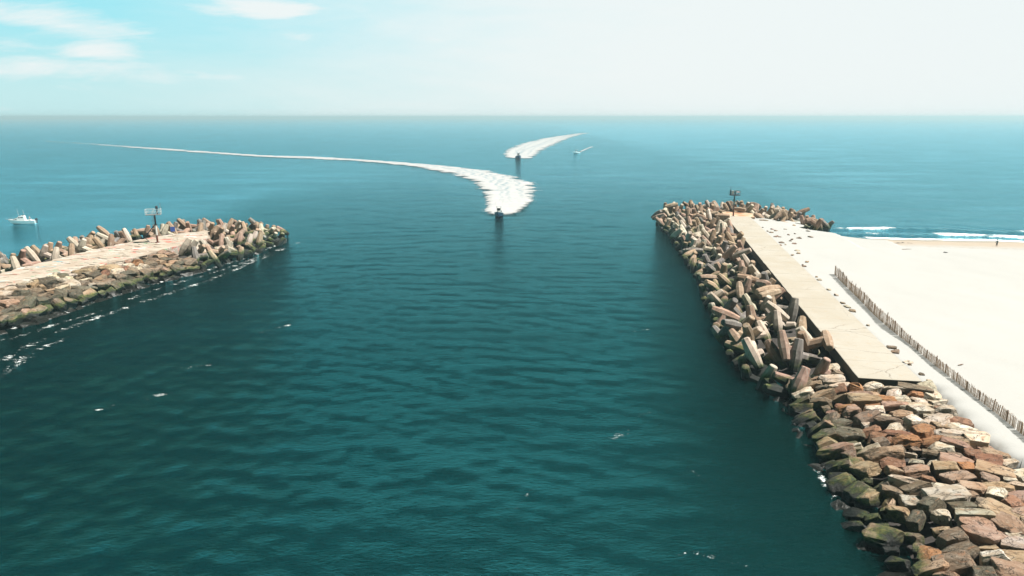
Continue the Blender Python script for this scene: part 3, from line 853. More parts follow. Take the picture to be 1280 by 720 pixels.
stroke([(150, 378), (200, 360), (260, 343), (310, 326), (352, 310)], 1.5, .70)
stroke([(0, 470), (40, 440), (90, 420)], 2.0, .7); stroke([(380, 300), (400, 296), (455, 286)], 1.5, .6)
stroke([(125, 512), (165, 500), (225, 488)], 1.1, .66); stroke([(185, 498), (205, 493)], .8, .72)
stroke([(215, 462), (260, 456), (300, 450)], 1.2, .66)
stroke([(325, 416), (345, 410), (362, 406)], .8, .78)
stroke([(50, 550), (90, 535)], .8, .6)
stroke([(372, 392), (420, 380), (520, 360)], 1.2, .5)
stroke([(765, 546), (785, 540)], 1.3, .68); stroke([(775, 415), (812, 412)], 1.2, .7)
stroke([(790, 528), (800, 520), (812, 516)], .7, .68); stroke([(555, 556), (585, 552)], .6, .62)
stroke([(845, 572), (905, 620)], .7, .62); stroke([(795, 700), (870, 690), (930, 707)], .7, .66)
stroke([(600, 690), (640, 640), (665, 612)], .5, .58); stroke([(430, 500), (500, 510)], .8, .55)
stroke([(1000, 512), (1012, 552), (1040, 596)], .4, .55)
stroke([(28, 281), (60, 268), (88, 263)], 1.6, .52)
foam = np.maximum(foam, .80 * np.exp(-((dl + .3) / 1.5) ** 2) * (Y > 60))
foam = np.maximum(foam, (.50 + .25 * np.sin(Y * .23 + 1)) * np.exp(-((dr_ + .2) / .9) ** 2) * (X < 95))
# surf along the beach
wob = 3.0 * np.sin(X * .045 + .6) + 1.5 * np.sin(X * .13)
sd = Y - shore_y(X); sx_ = (X > 78) * smooth(78, 96, X)
for off, wd, am in ((1.0, 3.6, 1.05), (10.0, 3.2, .98), (21.0, 3.0, .9)):
    brk = np.clip(.92 + .38 * np.sin(X * .09 + off * 2.1) + .25 * np.sin(X * .31 + off), .45, 1.1)
    foam = np.maximum(foam, am * brk * sx_ * np.exp(-((sd - off - wob * off * .05) / wd) ** 2))
    Z += sx_ * .28 * np.exp(-((sd - off - 1 - wob * off * .05) / 1.6) ** 2) * (off > 2)
foam = np.maximum(foam, .56 * sx_ * (sd > -2) * smooth(26, 12, sd)); foam = np.maximum(foam, 1.25 * sx_ * np.exp(-((sd - 1.0) / 2.4) ** 2))
shallow_far_sheen = np.clip(smooth(110, 0, sd) ** 2 * smooth(60, 130, X), 0, 1) * .5 + .45 * smooth(700, 40, sd) * smooth(50, 150, X)
shallow_far_sheen = np.maximum(shallow_far_sheen, .24 * smooth(-50, -110, X) * smooth(900, 250, R_) * smooth(90, 150, Y))
shallow_far_sheen = np.maximum(shallow_far_sheen, .50 * smooth(math.log(72), math.log(2200), np.log(np.maximum(R_, 1))))  # far water paler: horizon haze and sky sheen painted into colour and reflection tint
chop = (lee * (0.72 + .28 * smooth(90, 300, R_)) * (1 - .45 * smooth(90, 170, X)))
V = np.stack([X, Y, Z], -1)
V = np.concatenate([V, V[:, :1]], 1); 
def wrap(a): return np.concatenate([a, a[:, :1]], 1)
V[:, -1] = V[:, 0]
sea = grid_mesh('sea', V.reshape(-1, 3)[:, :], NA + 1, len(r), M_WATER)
vattr(sea, 'foam', wrap(foam)); vattr(sea, 'shallow_far_sheen', wrap(shallow_far_sheen)); vattr(sea, 'chop', wrap(chop))
tag(sea, 'dark green channel water turning pale turquoise towards the horizon', None, None, 'structure')
del V, R_, A_

# ================================================================ beach
def sand_z(x, y):
    sy = shore_y(x)
    z = np.minimum(3.08, (sy - y) / 13.0)
    z = np.where(z > 2.2, 2.2 + (3.08 - 2.2) * np.tanh((z - 2.2) / (3.08 - 2.2) * 1.3) / np.tanh(1.3), z)
    z = z + .05 * np.sin(x * .21 + y * .13) * np.sin(y * .17 - x * .05) + .03 * np.sin(x * .9 + 1.3 * np.sin(y * .4))
    return z
def edge_u(s):
    pts = [su(*p) for p in SAND_EDGE][::-1]
    return np.interp(s, [p[0] for p in pts], [p[1] for p in pts])
xs = np.concatenate([np.arange(30, 110, .55), np.arange(110, 640, 5.0)]); ys = np.concatenate([np.arange(-40, 30, 5), np.arange(30, 215, .55)])
SX, SY = np.meshgrid(xs, ys)
s_, u_ = su(SX, SY)
eu = np.where(s_ > 0, -6.05, edge_u(np.minimum(s_, 0)) + .0)
eu = eu + np.where(s_ < 0, .35 * np.sin(s_ * 1.9) + .25 * np.sin(s_ * 4.1 + 1), 0)
SZ = sand_z(SX, SY)
ov = u_ - eu
SZ = SZ - 3.2 * smooth(-.25, 1.6, ov) - .25 * smooth(-1.2, 0, ov) * (s_ < 0)
SZ = SZ + np.where((s_ > 90) & (u_ > -40), 1.2 * smooth(90, 104, s_) * smooth(-34, -12, u_) * smooth(LR + 3, LR - 8, s_), 0)
SZ = np.minimum(SZ, 3.1)
_m = (s_ > 82) & (s_ < LR + 6) & (u_ < -5.8) & (u_ > -34)
_d = poly_dist(RW, SX[_m], SY[_m])
SZ[_m] = np.maximum(SZ[_m], np.minimum(2.75, prof(_d) - .35 - .5 * (np.abs(u_[_m]) > 24)))
SZ = np.maximum(SZ, -4.0)
# windblown banking along the fence is added by fence_pts below
f0, f1 = at(1043, 342, 3.08), at(1300, 552, 3.08)
keepv = (ov < 3.5)
kq = keepv[:-1, :-1] | keepv[1:, 1:]
beach = grid_mesh('beach', np.stack([SX, SY, SZ], -1).reshape(-1, 3), len(xs), len(ys), M_SAND, kq)
tag(beach, 'pale sand beach', None, None, 'structure')

# ================================================================ jetty beds
def core(P, Xc, Yc, th):
    d = poly_dist(P, Xc, Yc)
    z = prof(d) * (taperL(Xc, Yc) if P is LW else 1) - th
    return np.maximum(z, -4.0), d
def bed(name, P, x0, x1, y0, y1, thf, label):
    xs = np.arange(x0, x1, .5); ys = np.arange(y0, y1, .5); gx, gy = np.meshgrid(xs, ys)
    z, d = core(P, gx, gy, thf(gx, gy))
    nz = np.array([mnoise.fractal(Vector((a * .9, b * .9, 0)), 1.0, 2.0, 3) for a, b in zip(gx.ravel(), gy.ravel())]).reshape(gx.shape)
    z = z + nz * .35 - .15
    kv = d > -5
    if P is RW:
        s, u = su(gx, gy); kv &= ~((u < -10) & (s < LR - 25)) & (u > -40)
    return tag(grid_mesh(name, np.stack([gx, gy, z], -1).reshape(-1, 3), len(xs), len(ys), M_RUB, kv[:-1, :-1] | kv[1:, 1:]), label, None, None, 'stuff')
bed('rubble', RW, 20, 100, 26, 244, lambda a, b: 1.35 + .1 * smooth(-1, 3, su(a, b)[0]), 'dark small rubble under the armour of the right jetty')
def is_dolos_L(X, Y):
    X = np.asarray(X, float); Y = np.asarray(Y, float)
    head = Y > 147 + (X + 70) * -.4
    ax, ay = LCAP[-2]; bx, by = LCAP[7]
    back = ((bx - ax) * (Y - ay) - (by - ay) * (X - ax)) > 0
    return np.asarray(head | back).astype(float)
bed('rubble', LW, -135, -50, 60, 206, lambda a, b: 1.35 + .1 * is_dolos_L(a, b), 'dark small rubble under the armour of the left jetty')

# ================================================================ slab, head platform, cap
def extrude_poly(poly, z0, z1, jit=0, sub=None):
    bm = bmesh.new()
    P = poly
    if sub:
        P = []
        for i, a in enumerate(poly):
            b = poly[(i + 1) % len(poly)]; n = max(1, int(math.dist(a, b) / sub))
            for k in range(n):
                t = k / n; j = jit * rg.uniform(-1, 1) if k else 0
                dx, dy = b[0] - a[0], b[1] - a[1]; L = math.hypot(dx, dy)
                P.append((a[0] + dx * t + dy / L * j, a[1] + dy * t - dx / L * j))
    lo = [bm.verts.new((p[0], p[1], z0)) for p in P]; hi = [bm.verts.new((p[0], p[1], z1)) for p in P]
    n = len(P)
    bm.faces.new(lo[::-1]); top = bm.faces.new(hi)
    for i in range(n): bm.faces.new((lo[i], lo[(i + 1) % n], hi[(i + 1) % n], hi[i]))
    bmesh.ops.recalc_face_normals(bm, faces=bm.faces)
    return bm, top
def local_poly(poly, org, rz):
    c, s = math.cos(-rz), math.sin(-rz)
    return [((x - org[0]) * c - (y - org[1]) * s, (x - org[0]) * s + (y - org[1]) * c) for x, y in poly]
rzR = math.atan2(dR.y, dR.x)
# the slab is cast in bays, each a few mm off its neighbour
bm = bmesh.new()
W0 = abs(su(*SB)[1]); W1 = abs(su(*SC)[1])
nb = 22
def slab_pt(t, side):
    wl = 0.0; wr = -(W0 + (W1 - W0) * t)
    s0 = t * LR
    return (s0, wl if side == 0 else wr)
for k in range(nb):
    t0, t1 = k / nb, (k + 1) / nb - .00012
    q = [slab_pt(t0, 0), slab_pt(t0, 1), slab_pt(t1, 1), slab_pt(t1, 0)]
    dz = rg.uniform(-.007, .007)
    b2, _ = extrude_poly(q, SLAB_Z - 1.25, SLAB_Z + dz, .05, 1.6)
    bmesh.ops.bevel(b2, geom=[e for e in b2.edges if all(v.co.z > SLAB_Z - .1 for v in e.verts)], offset=.035, segments=1, affect='EDGES')
    tm = bpy.data.meshes.new('t'); b2.to_mesh(tm); b2.free(); bm.from_mesh(tm); bpy.data.meshes.remove(tm)
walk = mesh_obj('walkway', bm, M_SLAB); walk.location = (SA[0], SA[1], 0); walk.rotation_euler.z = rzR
tag(walk, 'long straight concrete walkway slab running out along the right jetty', None, None, 'structure')
HEAD = [xy(LR + .02, 1.6), xy(LR + .02, -7.8), xy(LR + 8, -8.2), xy(LR + 11, -5), xy(LR + 11, -1), xy(LR + 8, 1.8)]
M_HEADC = NT('rust_stained_concrete')
_t = M_HEADC; _co = _t.node('ShaderNodeTexCoord').outputs['Object']; _n = _t.noise(_co, .35, 5, .65); _n2 = _t.noise(_co, 2.5, 5, .6)
_b = _t.mix(_t.ss(_n, .38, .62), c4(.62, .46, .32), c4(.42, .19, .09)); _b = _t.mix(_t.ss(_n2, .5, .7, 0, .5), _b, c4(.62, .55, .45))
M_HEADC = _t.done(_t.bsdf(_b, .9, _t.bump(_n2, .4, .08)))
bm, _ = extrude_poly(HEAD, 1.6, 3.22, .08, 1.5)
bmesh.ops.bevel(bm, geom=[e for e in bm.edges if all(v.co.z > 3.2 for v in e.verts)], offset=.05, segments=1, affect='EDGES')
tag(mesh_obj('platform', bm, M_HEADC), 'rust stained concrete pad at the seaward end of the walkway', None, None, 'structure')
# rust-stained cross joint between slab and pad
bm, _ = extrude_poly(LCAP, 1.2, 3.2, .45, 1.0)
bmesh.ops.triangulate(bm, faces=[f for f in bm.faces if abs(f.normal.z) > .9])
capo = mesh_obj('jetty_path', bm, M_CAP)
tag(capo, 'flat pale cap of the left jetty covered in faded graffiti', None, None, 'structure')
# broken pieces of paving over the cap give its uneven surface
bm = bmesh.new()
cx0, cx1 = -100, -68
for _ in range(900):
    x, y = rg.uniform(-112, -60), rg.uniform(95, 190)
    if float(poly_dist(LCAP, np.array(x), np.array(y))) < .7: continue
    px, py, d = pix(x, y, 3.2)
    if px < -20 or px > 1300: continue
    box(bm, (x, y, 3.19 + rg.uniform(0, .05)), (rg.uniform(1.2, 3.4), rg.uniform(1.0, 2.4), .10),
        Matrix.Rotation(rg.uniform(-.15, .15) + 1.3, 4, 'Z') @ Matrix.Rotation(rg.gauss(0, .02), 4, 'X') @ Matrix.Rotation(rg.gauss(0, .02), 4, 'Y'))
tag(mesh_obj('paving_rubble', bm, M_CAP), 'thin broken slabs paving the top of the left jetty', None, None, 'stuff')

# ================================================================ armour units from the settled pile
def rock_mesh(k):
    bm = rock_bm(k)
    bmesh.ops.bevel(bm, geom=bm.edges[:], offset=.022, segments=1, affect='EDGES')
    bmesh.ops.triangulate(bm, faces=bm.faces)
    for _ in range(2):
        bmesh.ops.subdivide_edges(bm, edges=[e for e in bm.edges if e.calc_length() > .09], cuts=1, use_grid_fill=False)
        bmesh.ops.triangulate(bm, faces=bm.faces)
    bm.normal_update()
    for v in bm.verts:
        p = v.co * 2.4 + Vector((k * 5.1, 0, 0))
        n = mnoise.fractal(p, .8, 2.1, 5)
        st = math.sin(v.co.z * 26 + 3 * mnoise.noise(v.co * 3)) * .006
        v.co += v.normal * (n * .045 + st)
    me = bpy.data.meshes.new('boulder'); bm.to_mesh(me); bm.free(); me.materials.append(M_STONE)
    return me
NROCK = 24
ROCKS = [rock_mesh(k) for k in range(NROCK)]
def dolos_mesh(seed):
    bm = bmesh.new()
    for p in dolos_pieces(1.0):
        dolos_piece_bm(bm, p)
    bmesh.ops.recalc_face_normals(bm, faces=bm.faces)
    for v in bm.verts:
        n = mnoise.noise_vector(v.co * 3 + Vector((seed * 3.3, 0, 0)))
        v.co += n * .008
    me = bpy.data.meshes.new('dolos'); bm.to_mesh(me); bm.free(); me.materials.append(M_DOLOS); return me
DOLOS = [dolos_mesh(k) for k in range(4)]

STONES = [('rust orange', (.34, .17, .075)), ('pinkish brown', (.33, .225, .17)), ('cream', (.60, .54, .45)), ('pale grey', (.44, .40, .335)),
          ('warm grey', (.21, .165, .12)), ('tan', (.36, .27, .18)), ('reddish', (.25, .13, .08)), ('dark olive', (.115, .105, .075))]
def pick_stone(q):
    """q: 0 at the crest, 1 at the water"""
    w = [.45, 1.3 + q, 4.6 * (1 - q) ** 1.3 + .2, 2.2 * (1 - q) + .3, .4 + 2.4 * q, 1.5, .4, 2.5 * max(0, q - .45) * 2]
    return rg.choices(range(8), w)[0]
def ordn(n):
    if 10 <= n % 100 <= 20: return '%dth' % n
    return '%d%s' % (n, {1: 'st', 2: 'nd', 3: 'rd'}.get(n % 10, 'th'))
WORD = ['top', 'second', 'third', 'fourth', 'fifth', 'sixth', 'seventh', 'eighth', 'ninth', 'tenth', 'eleventh', 'twelfth', 'thirteenth', 'fourteenth', 'fifteenth']

boul_R, boul_L, dol_R, dol_L = [], [], [], []
HEADP = [xy(LR - .2, 1.6), xy(LR - .2, -7.8), xy(LR + 8, -8.2), xy(LR + 11, -5), xy(LR + 11, -1), xy(LR + 8, 1.8)]
def seen(x, y, z, m=40, mb=60):
    px, py, dd = pix(x, y, z); return -m < px < 1280 + m and py < 720 + mb
for rec in BAKE:
    rec = ['d', 0] + rec[:-1] + [rec[-1]] * 3
    x, y, z = rec[2:5]
    if z < -1.7 or z > (3.9 if x > 0 else 2.9) or not seen(x, y, z): continue
    if su(x, y)[1] < -6.3 and x > 0 and su(x, y)[0] < LR - 15: continue
    if float(poly_dist([SA, SB, SC, SD], np.array(x), np.array(y))) > -.35 or float(poly_dist(HEADP, np.array(x), np.array(y))) > -.3 or float(poly_dist(LCAP, np.array(x), np.array(y))) > .3: continue
    (dol_R if x > 0 else dol_L).append(rec)
def surf(P, x, y):
    d = float(poly_dist(P, np.array(x), np.array(y)))
    return float(prof(np.array(d)) * (taperL(x, y) if P is LW else 1)), d
def edge_at(s):
    return .9 if s > -.4 else float(edge_u(min(s, 0)))
def water_u(s):
    P_ = [su(*p) for p in RW[:9]]
    return float(np.interp(s, [p[0] for p in P_], [p[1] for p in P_]))
def lay(P, x, y, th, dims, sink, tilt):
    z, d = surf(P, x, y)
    e = .5
    gx = (surf(P, x + e, y)[0] - surf(P, x - e, y)[0]) / (2 * e); gy = (surf(P, x, y + e)[0] - surf(P, x, y - e)[0]) / (2 * e)
    nq = Vector((0, 0, 1)).rotation_difference(Vector((-gx * .8, -gy * .8, 1)).normalized())
    q = nq @ Quaternion((0, 0, 1), th) @ Quaternion((1, 0, 0), rg.gauss(0, tilt)) @ Quaternion((0, 1, 0), rg.gauss(0, tilt))
    return ['r', rg.randrange(NROCK), x, y, z - sink, *q, *dims]
# courses of boulders, right flank
s = 1.0; ln = 0
while s > -47:
    ui = edge_at(s); W = water_u(s) - ui + 1.5
    if s > -.4: W = water_u(s) - ui + .6
    n = max(3, round(W / 1.84)); sh = rg.uniform(-.45, .45)
    for k in range(n):
        u = ui + (.1 if s < 0 else .5) + (k + .5 + rg.uniform(-.14, .14)) * W / n + sh * (0 < k < n - 1)
        x, y = xy(s + rg.uniform(-.25, .25), u)
        if not seen(x, y, 1.5, 170, 230): continue
        b = rg.choice((.52, .72, .86, .97, 1.04, 1.12, 1.3))
        dims = (rg.uniform(1.65, 2.35) * b, rg.uniform(1.1, 1.5) * b, rg.uniform(.95, 1.3) * b)
        qq = k / max(1, n - 1)
        if qq < .55: dims = (dims[0] * 1.05, dims[1] * 1.0, dims[2] * .8)
        th = math.atan2(nR.y, nR.x) + rg.gauss(-.12, .34) + rg.choice((0, math.pi))
        if rg.random() < .12: th += 1.2
        boul_R.append(lay(RW, x, y, th, dims, (.22 if qq < .55 else .38) + rg.gauss(0, .07 if qq < .55 else .2), .07 if qq < .55 else .2))
        if s > -1.9 and u < 6: boul_R[-1][4] += .30
    s -= 1.34; ln += 1
for s, u in ((2.3, 1.5), (2.5, 3.2), (2.4, 4.9), (3.8, 1.3), (4.1, 2.9), (5.5, 1.2), (2.3, 6.8), (2.4, 8.6), (2.2, 10.4)):
    x, y = xy(s + rg.uniform(-.2, .2), u)
    if u < 6: boul_R.append(lay(RW, x, y, rg.uniform(0, 6), (rg.uniform(1.5, 2.2), rg.uniform(1.2, 1.6), 1.2), .35, .2))
    else: boul_R.append(lay(RW, x, y, math.atan2(nR.y, nR.x), (2.0, 1.5, 1.3), .4, .15))
axL0 = Vector((LCAP[4][0] - LCAP[1][0], LCAP[4][1] - LCAP[1][1])); LL = axL0.length; axL0 /= LL; nL0 = Vector((axL0.y, -axL0.x))
s = -32
while s < LL + 8:
    base = Vector(LCAP[1]) + axL0 * s; w_ = 0
    while w_ < 32 and surf(LW, base.x + nL0.x * w_, base.y + nL0.y * w_)[1] > -1.2: w_ += .25
    n = max(3, round(w_ / 1.75)); sh = rg.uniform(-.4, .4)
    for k in range(n):
        u = .1 + (k + .5 + rg.uniform(-.14, .14)) * w_ / n + sh * (0 < k < n - 1)
        p = base + nL0 * u + axL0 * rg.uniform(-.25, .25); x, y = p
        if is_dolos_L(x, y) > .5 or not seen(x, y, 1.5, 130): continue
        if float(poly_dist(LCAP, np.array(x), np.array(y))) > .1: continue
        b = rg.choice((.75, .9, 1.0, 1.1, 1.25))
        dims = (rg.uniform(1.9, 2.5) * b, rg.uniform(1.3, 1.7) * b, rg.uniform(1.1, 1.5) * b)
        boul_L.append(lay(LW, x, y, math.atan2(axL0.y, axL0.x) + rg.gauss(0, .35), dims, .05 + rg.gauss(0, .16), .13))
    s += 2.1
def place(name, me, rec, colr):
    t, k, x, y, z, qw, qx, qy, qz, a, b, c = rec
    o = bpy.data.objects.new(name, me); col.objects.link(o)
    o.rotation_mode = 'QUATERNION'; o.rotation_quaternion = (qw, qx, qy, qz)
    o.location = (x, y, z); o.scale = (a, b, c); o.color = (*colr, 1); return o
def jit(c, s=.12):
    f = 1 + rg.uniform(-s, s); return tuple(max(.0, v * f * (1 + rg.uniform(-.04, .04))) for v in c)
def shape_word(rec):
    a, b, c = rec[9:12]
    big = a * b * c
    return ('big ' if big > 7.5 else 'small ' if big < 2.9 else '') + ('flat ' if c / b < .62 else 'blocky ' if c / b > .82 else 'long ' if a / b > 1.55 else 'angular ')
def rank_rows(lst, keyq, keys, step):
    """assign rows by the distance down the slope and a number along each row"""
    rows = {}
    for rec in lst: rows.setdefault(int(keyq(rec) // step), []).append(rec)
    out = []
    for i, r_ in enumerate(sorted(rows)):
        for j, rec in enumerate(sorted(rows[r_], key=keys)): out.append((i, j, rec))
    return out
# right flank boulders: rows counted from the sand, stones counted from the slab
def bq(rec):
    s, u = su(rec[2], rec[3]); return max(0, u - float(edge_u(min(s, -.01))) if s < -.5 else u + 6.2 - 0)
for i, j, rec in rank_rows(boul_R, bq, lambda r_: -su(r_[2], r_[3])[0], 1.84):
    q = min(1, bq(rec) / 15.0)
    ci = pick_stone(q); nm, cc = STONES[ci]
    o = place('boulder', ROCKS[rec[1] % NROCK], rec, jit(cc))
    if rec[4] < .55: nm = 'weedy dark'
    tag(o, '%s %sboulder in the %s row from the sand, %s from the slab' % (nm, shape_word(rec), WORD[min(i, 14)].replace('top', 'first'), ordn(j + 1)),
        'boulder', 'armour boulders beside the near end of the walkway')
axL = Vector((LCAP[4][0] - LCAP[1][0], LCAP[4][1] - LCAP[1][1])).normalized(); nL_ = Vector((axL.y, -axL.x))
def lq(rec): return (rec[2] - LCAP[1][0]) * nL_.x + (rec[3] - LCAP[1][1]) * nL_.y
def ls(rec): return -((rec[2] - LCAP[1][0]) * axL.x + (rec[3] - LCAP[1][1]) * axL.y)
for i, j, rec in rank_rows(boul_L, lambda r_: max(0, lq(r_)), ls, 1.9):
    q = min(1, lq(rec) / 15.0)
    ci = rg.choices(range(8), [.35, 1.4 * (1 - q), 2.2 * (1 - q) ** 2, .8 * (1 - q), 2.0, 1.8 * (1 - q), .2, .2 + 5 * q])[0]; nm, cc = STONES[ci]
    o = place('boulder', ROCKS[rec[1] % NROCK], rec, jit(cc))
    if rec[4] < .55: nm = 'weedy dark'
    tag(o, '%s %sboulder, %s row below the graffiti cap, %s from the jetty head' % (nm, shape_word(rec), WORD[min(i, 14)], ordn(j + 1)),
        'boulder', 'armour boulders on the flank of the left jetty')
DC = [('tan', (.43, .31, .21)), ('pinkish tan', (.43, .29, .22)), ('grey', (.23, .215, .20)), ('pale', (.62, .54, .44)), ('brown', (.27, .18, .12))]
def pose(rec):
    q = Quaternion(rec[5:9]); zz = abs((q @ Vector((0, 0, 1))).z); yy = abs((q @ Vector((0, 1, 0))).z); xx = abs((q @ Vector((1, 0, 0))).z)
    if max(zz, yy) > .93: return 'with one leg upright'
    if xx > .8: return 'standing on its shank'
    if max(xx, yy, zz) < .72: return 'tilted'
    return 'leaning'
def put_dolos(lst, keyq, keys, step, fmt, grp):
    for i, j, rec in rank_rows(lst, keyq, keys, step):
        nm, cc = DC[rg.choices(range(5), [3, 2, 1.4, 3, .9])[0]]
        o = place('dolos', DOLOS[rg.randrange(4)], rec, jit(cc))
        if rec[4] < .9: nm = 'weed-covered'
        tag(o, fmt % (nm, pose(rec), WORD[min(i, 14)].replace('top', 'first'), ordn(j + 1)), 'dolos', grp)
LW_TOP = [su(*at(px, py, 0)) for px, py in ((985, 500), (828, 285))]
main_R = [r_ for r_ in dol_R if su(r_[2], r_[3])[1] > -1.0 and su(r_[2], r_[3])[0] < LR + 2]
side_R = [r_ for r_ in dol_R if r_ not in main_R and su(r_[2], r_[3])[1] < -8]
head_R = [r_ for r_ in dol_R if r_ not in main_R and r_ not in side_R]
put_dolos(main_R, lambda r_: max(0, su(r_[2], r_[3])[1]), lambda r_: su(r_[2], r_[3])[0], 2.4,
          '%s dolos %s, %s row from walkway, %s from its near end', 'dolosse heaped between the walkway and the channel')
put_dolos(side_R, lambda r_: max(0, -su(r_[2], r_[3])[1] - 8), lambda r_: su(r_[2], r_[3])[0], 2.6,
          '%s dolos %s, %s row beachward of the slab, %s from sand', 'dolosse heaped on the beach side of the right jetty head')
put_dolos(head_R, lambda r_: max(0, su(r_[2], r_[3])[0] - LR), lambda r_: -su(r_[2], r_[3])[1], 3.0,
          '%s dolos %s, %s row beyond teal tower, %s from the beach', 'dolosse heaped beyond the right light tower')
headmask = lambda r_: float(is_dolos_L(np.array(r_[2]), np.array(r_[3]))) and lq(r_) > -9 and r_[3] > 140
head_L = [r_ for r_ in dol_L if headmask(r_)]; back_L = [r_ for r_ in dol_L if not headmask(r_)]
put_dolos(head_L, lambda r_: 40 - r_[3] + r_[2] * .2 + 200, lambda r_: r_[2], 3.0,
          '%s dolos %s, %s row from left tip, %s from seaward', 'dolosse heaped on the head of the left jetty')
put_dolos(back_L, lambda r_: max(0, -lq(r_)), ls, 3.0,
          '%s dolos %s, %s row behind graffiti cap, %s from the tip', 'dolosse behind the cap of the left jetty')

# ---- small stones half buried along the beach side of the slab
side = []
for px, py in [(988, 318), (993, 322), (1000, 330), (1004, 333), (1012, 341), (1018, 346), (1021, 351), (1027, 353), (1033, 360), (1040, 371), (1043, 369),
               (1050, 378), (1057, 384), (1061, 389), (1064, 391), (1080, 406), (1096, 420), (1109, 433), (1113, 437), (1121, 444), (1128, 452), (1134, 458), (1140, 465), (1143, 470),
               (1152, 474), (1163, 478), (1005, 326), (996, 314), (984, 310), (978, 306), (972, 300), (990, 309), (982, 303), (1001, 318), (1010, 322), (975, 294), (968, 290), (1016, 338),
               (986, 299), (994, 303), (1003, 312), (965, 284), (972, 287)]:
    side.append(at(px, py, 3.05))
for _ in range(20):
    side.append(xy(rg.uniform(LR - 34, LR + 1), -7.2 - abs(rg.gauss(0, 5.5))))
side = [p for i_, p in enumerate(side) if i_ % 3 != 1]
for n, (x, y) in enumerate(side):
    near_ = y < 140
    a = rg.uniform(.45, 1.3) if near_ else rg.uniform(.5, 1.6)
    x += rg.gauss(0, .25); y += rg.gauss(0, .9)
    q = Quaternion((0, 0, 1), rzR + rg.gauss(0, .35)) @ Quaternion((1, 0, 0), rg.gauss(0, .15))
    s, u = su(x, y)
    if -6.9 < u < .5 and s > 0: x, y = xy(s, -6.9 - rg.uniform(0, .3))
    zg = float(sand_z(np.array(x), np.array(y)))
    if y > 150: zg = min(3.1, max(zg, min(2.75, float(prof(poly_dist(RW, np.array(x), np.array(y)))) - .35)))
    rec = ['r', n, x, y, zg - .03, *q, a, a * rg.uniform(.45, .8), .45]
    ci = rg.choice((5, 1, 5, 5, 2, 4))
    o = place('stone', ROCKS[n % NROCK], rec, jit(STONES[ci][1]))
    tag(o, '%s stone half buried in sand beside the walkway, %s from its near end' % (STONES[ci][0], ordn(1 + sorted(range(len(side)), key=lambda m: su(*side[m])[0]).index(n))),
        'stone', 'stones half buried in sand beside the walkway')

# ---- the 300 dolosse that show largest stay objects of their own, the rest of the heap is one object
bpy.context.view_layer.update()
_dg = bpy.context.evaluated_depsgraph_get()
dl_ = [o for o in col.objects if o.get('category') == 'dolos']
PTS = [Vector(p) for p in ((0, 0, 0), (-.33, 0, .42), (-.33, 0, -.42), (.33, .42, 0), (.33, -.42, 0), (-.33, 0, .2), (-.33, 0, -.2), (.33, .2, 0), (.33, -.2, 0), (-.33, 0, 0), (.33, 0, 0))]
def score(o):
    n = 0; eye = Vector((0, 0, H)); mw = o.matrix_world
    for p in PTS:
        w_ = mw @ p; px, py, dd = pix(*w_)
        if not (0 <= px <= 1280 and py <= 720): continue
        hit, loc, no, ix, ho, mt = sc.ray_cast(_dg, eye, (w_ - eye).normalized())
        if hit and ho.name == o.name: n += 1
    return n * (o.scale.x * 914 / (o.location - eye).length) ** 2
def keep_largest(cat, limit, pts, mat, name, colr, label):
    global PTS
    PTS = pts
    lst = [o for o in col.objects if o.get('category') == cat]
    rank = sorted(((score(o), o.name) for o in lst), reverse=True)
    rest = [bpy.data.objects[n] for _, n in rank[limit:]]
    if not rest: return
    bm = bmesh.new()
    for o in rest:
        tm = o.data.copy(); tm.transform(o.matrix_world); bm.from_mesh(tm); bpy.data.meshes.remove(tm)
    for o in rest: bpy.data.objects.remove(o)
    o = mesh_obj(name, bm, mat); o.color = colr
    tag(o, label, None, None, 'stuff')
_b = [Vector((a, b_, c)) for a in (-.3, 0, .3) for b_ in (-.3, 0, .3) for c in (.1, .35)]
keep_largest('dolos', 300, PTS, M_DOLOS, 'dolos', (.34, .24, .17, 1), 'half hidden and farther concrete dolosse filling the heaps')
_dg = bpy.context.evaluated_depsgraph_get()
keep_largest('boulder', 300, _b, M_STONE, 'boulder', (.24, .19, .14, 1), 'half hidden and farther boulders filling the jetty flanks')
# ================================================================ light towers
def rail(bm, pts, z0, hts, r=.035):
    n = len(pts)
    for i in range(n):
        a, b = pts[i], pts[(i + 1) % n]
        for h in hts: tube(bm, (a[0], a[1], z0 + h), (b[0], b[1], z0 + h), r, n=6)
        tube(bm, (a[0], a[1], z0), (a[0], a[1], z0 + hts[-1]), r, n=6)
        m = ((a[0] + b[0]) / 2, (a[1] + b[1]) / 2); tube(bm, (m[0], m[1], z0), (m[0], m[1], z0 + hts[-1]), r, n=6)
def B(): return bmesh.new()
x, y = at(916.5, 270.5, 3.22)
T = empty('light_tower', (x, y, 3.22)); tag(T, 'teal steel navigation light tower on a rusty pole at the end of the walkway', 'light tower')
b = B(); tube(b, (0, 0, 0), (0, 0, .12), .55, n=12); tube(b, (0, 0, .12), (0, 0, 3.3), .21, .19, 12); mesh_obj('lower_pole', b, M_RUST, T)
b = B(); tube(b, (0, 0, 3.3), (0, 0, 5.9), .19, .19, 12); tube(b, (0, 0, 3.3), (0, 0, 3.5), .3, n=12); tube(b, (0, 0, 4.2), (0, 0, 4.7), .30, n=10); mesh_obj('upper_pole', b, M_TEAL, T)
for sx_2, sy_2 in ((-1, .4), (1, -.4), (.4, 1), (-.4, -1)):
    b = B(); tube(b, (sx_2 * .18, sy_2 * .18, 4.3), (sx_2 * .85, sy_2 * .85, 2.3), .045, n=6); tube(b, (sx_2 * .85, sy_2 * .85, 2.3), (0, 0, 2.0), .04, n=6); mesh_obj('stay', b, M_STEEL, T)
b = B(); box(b, (0, 0, 5.95), (2.6, 2.0, .10))
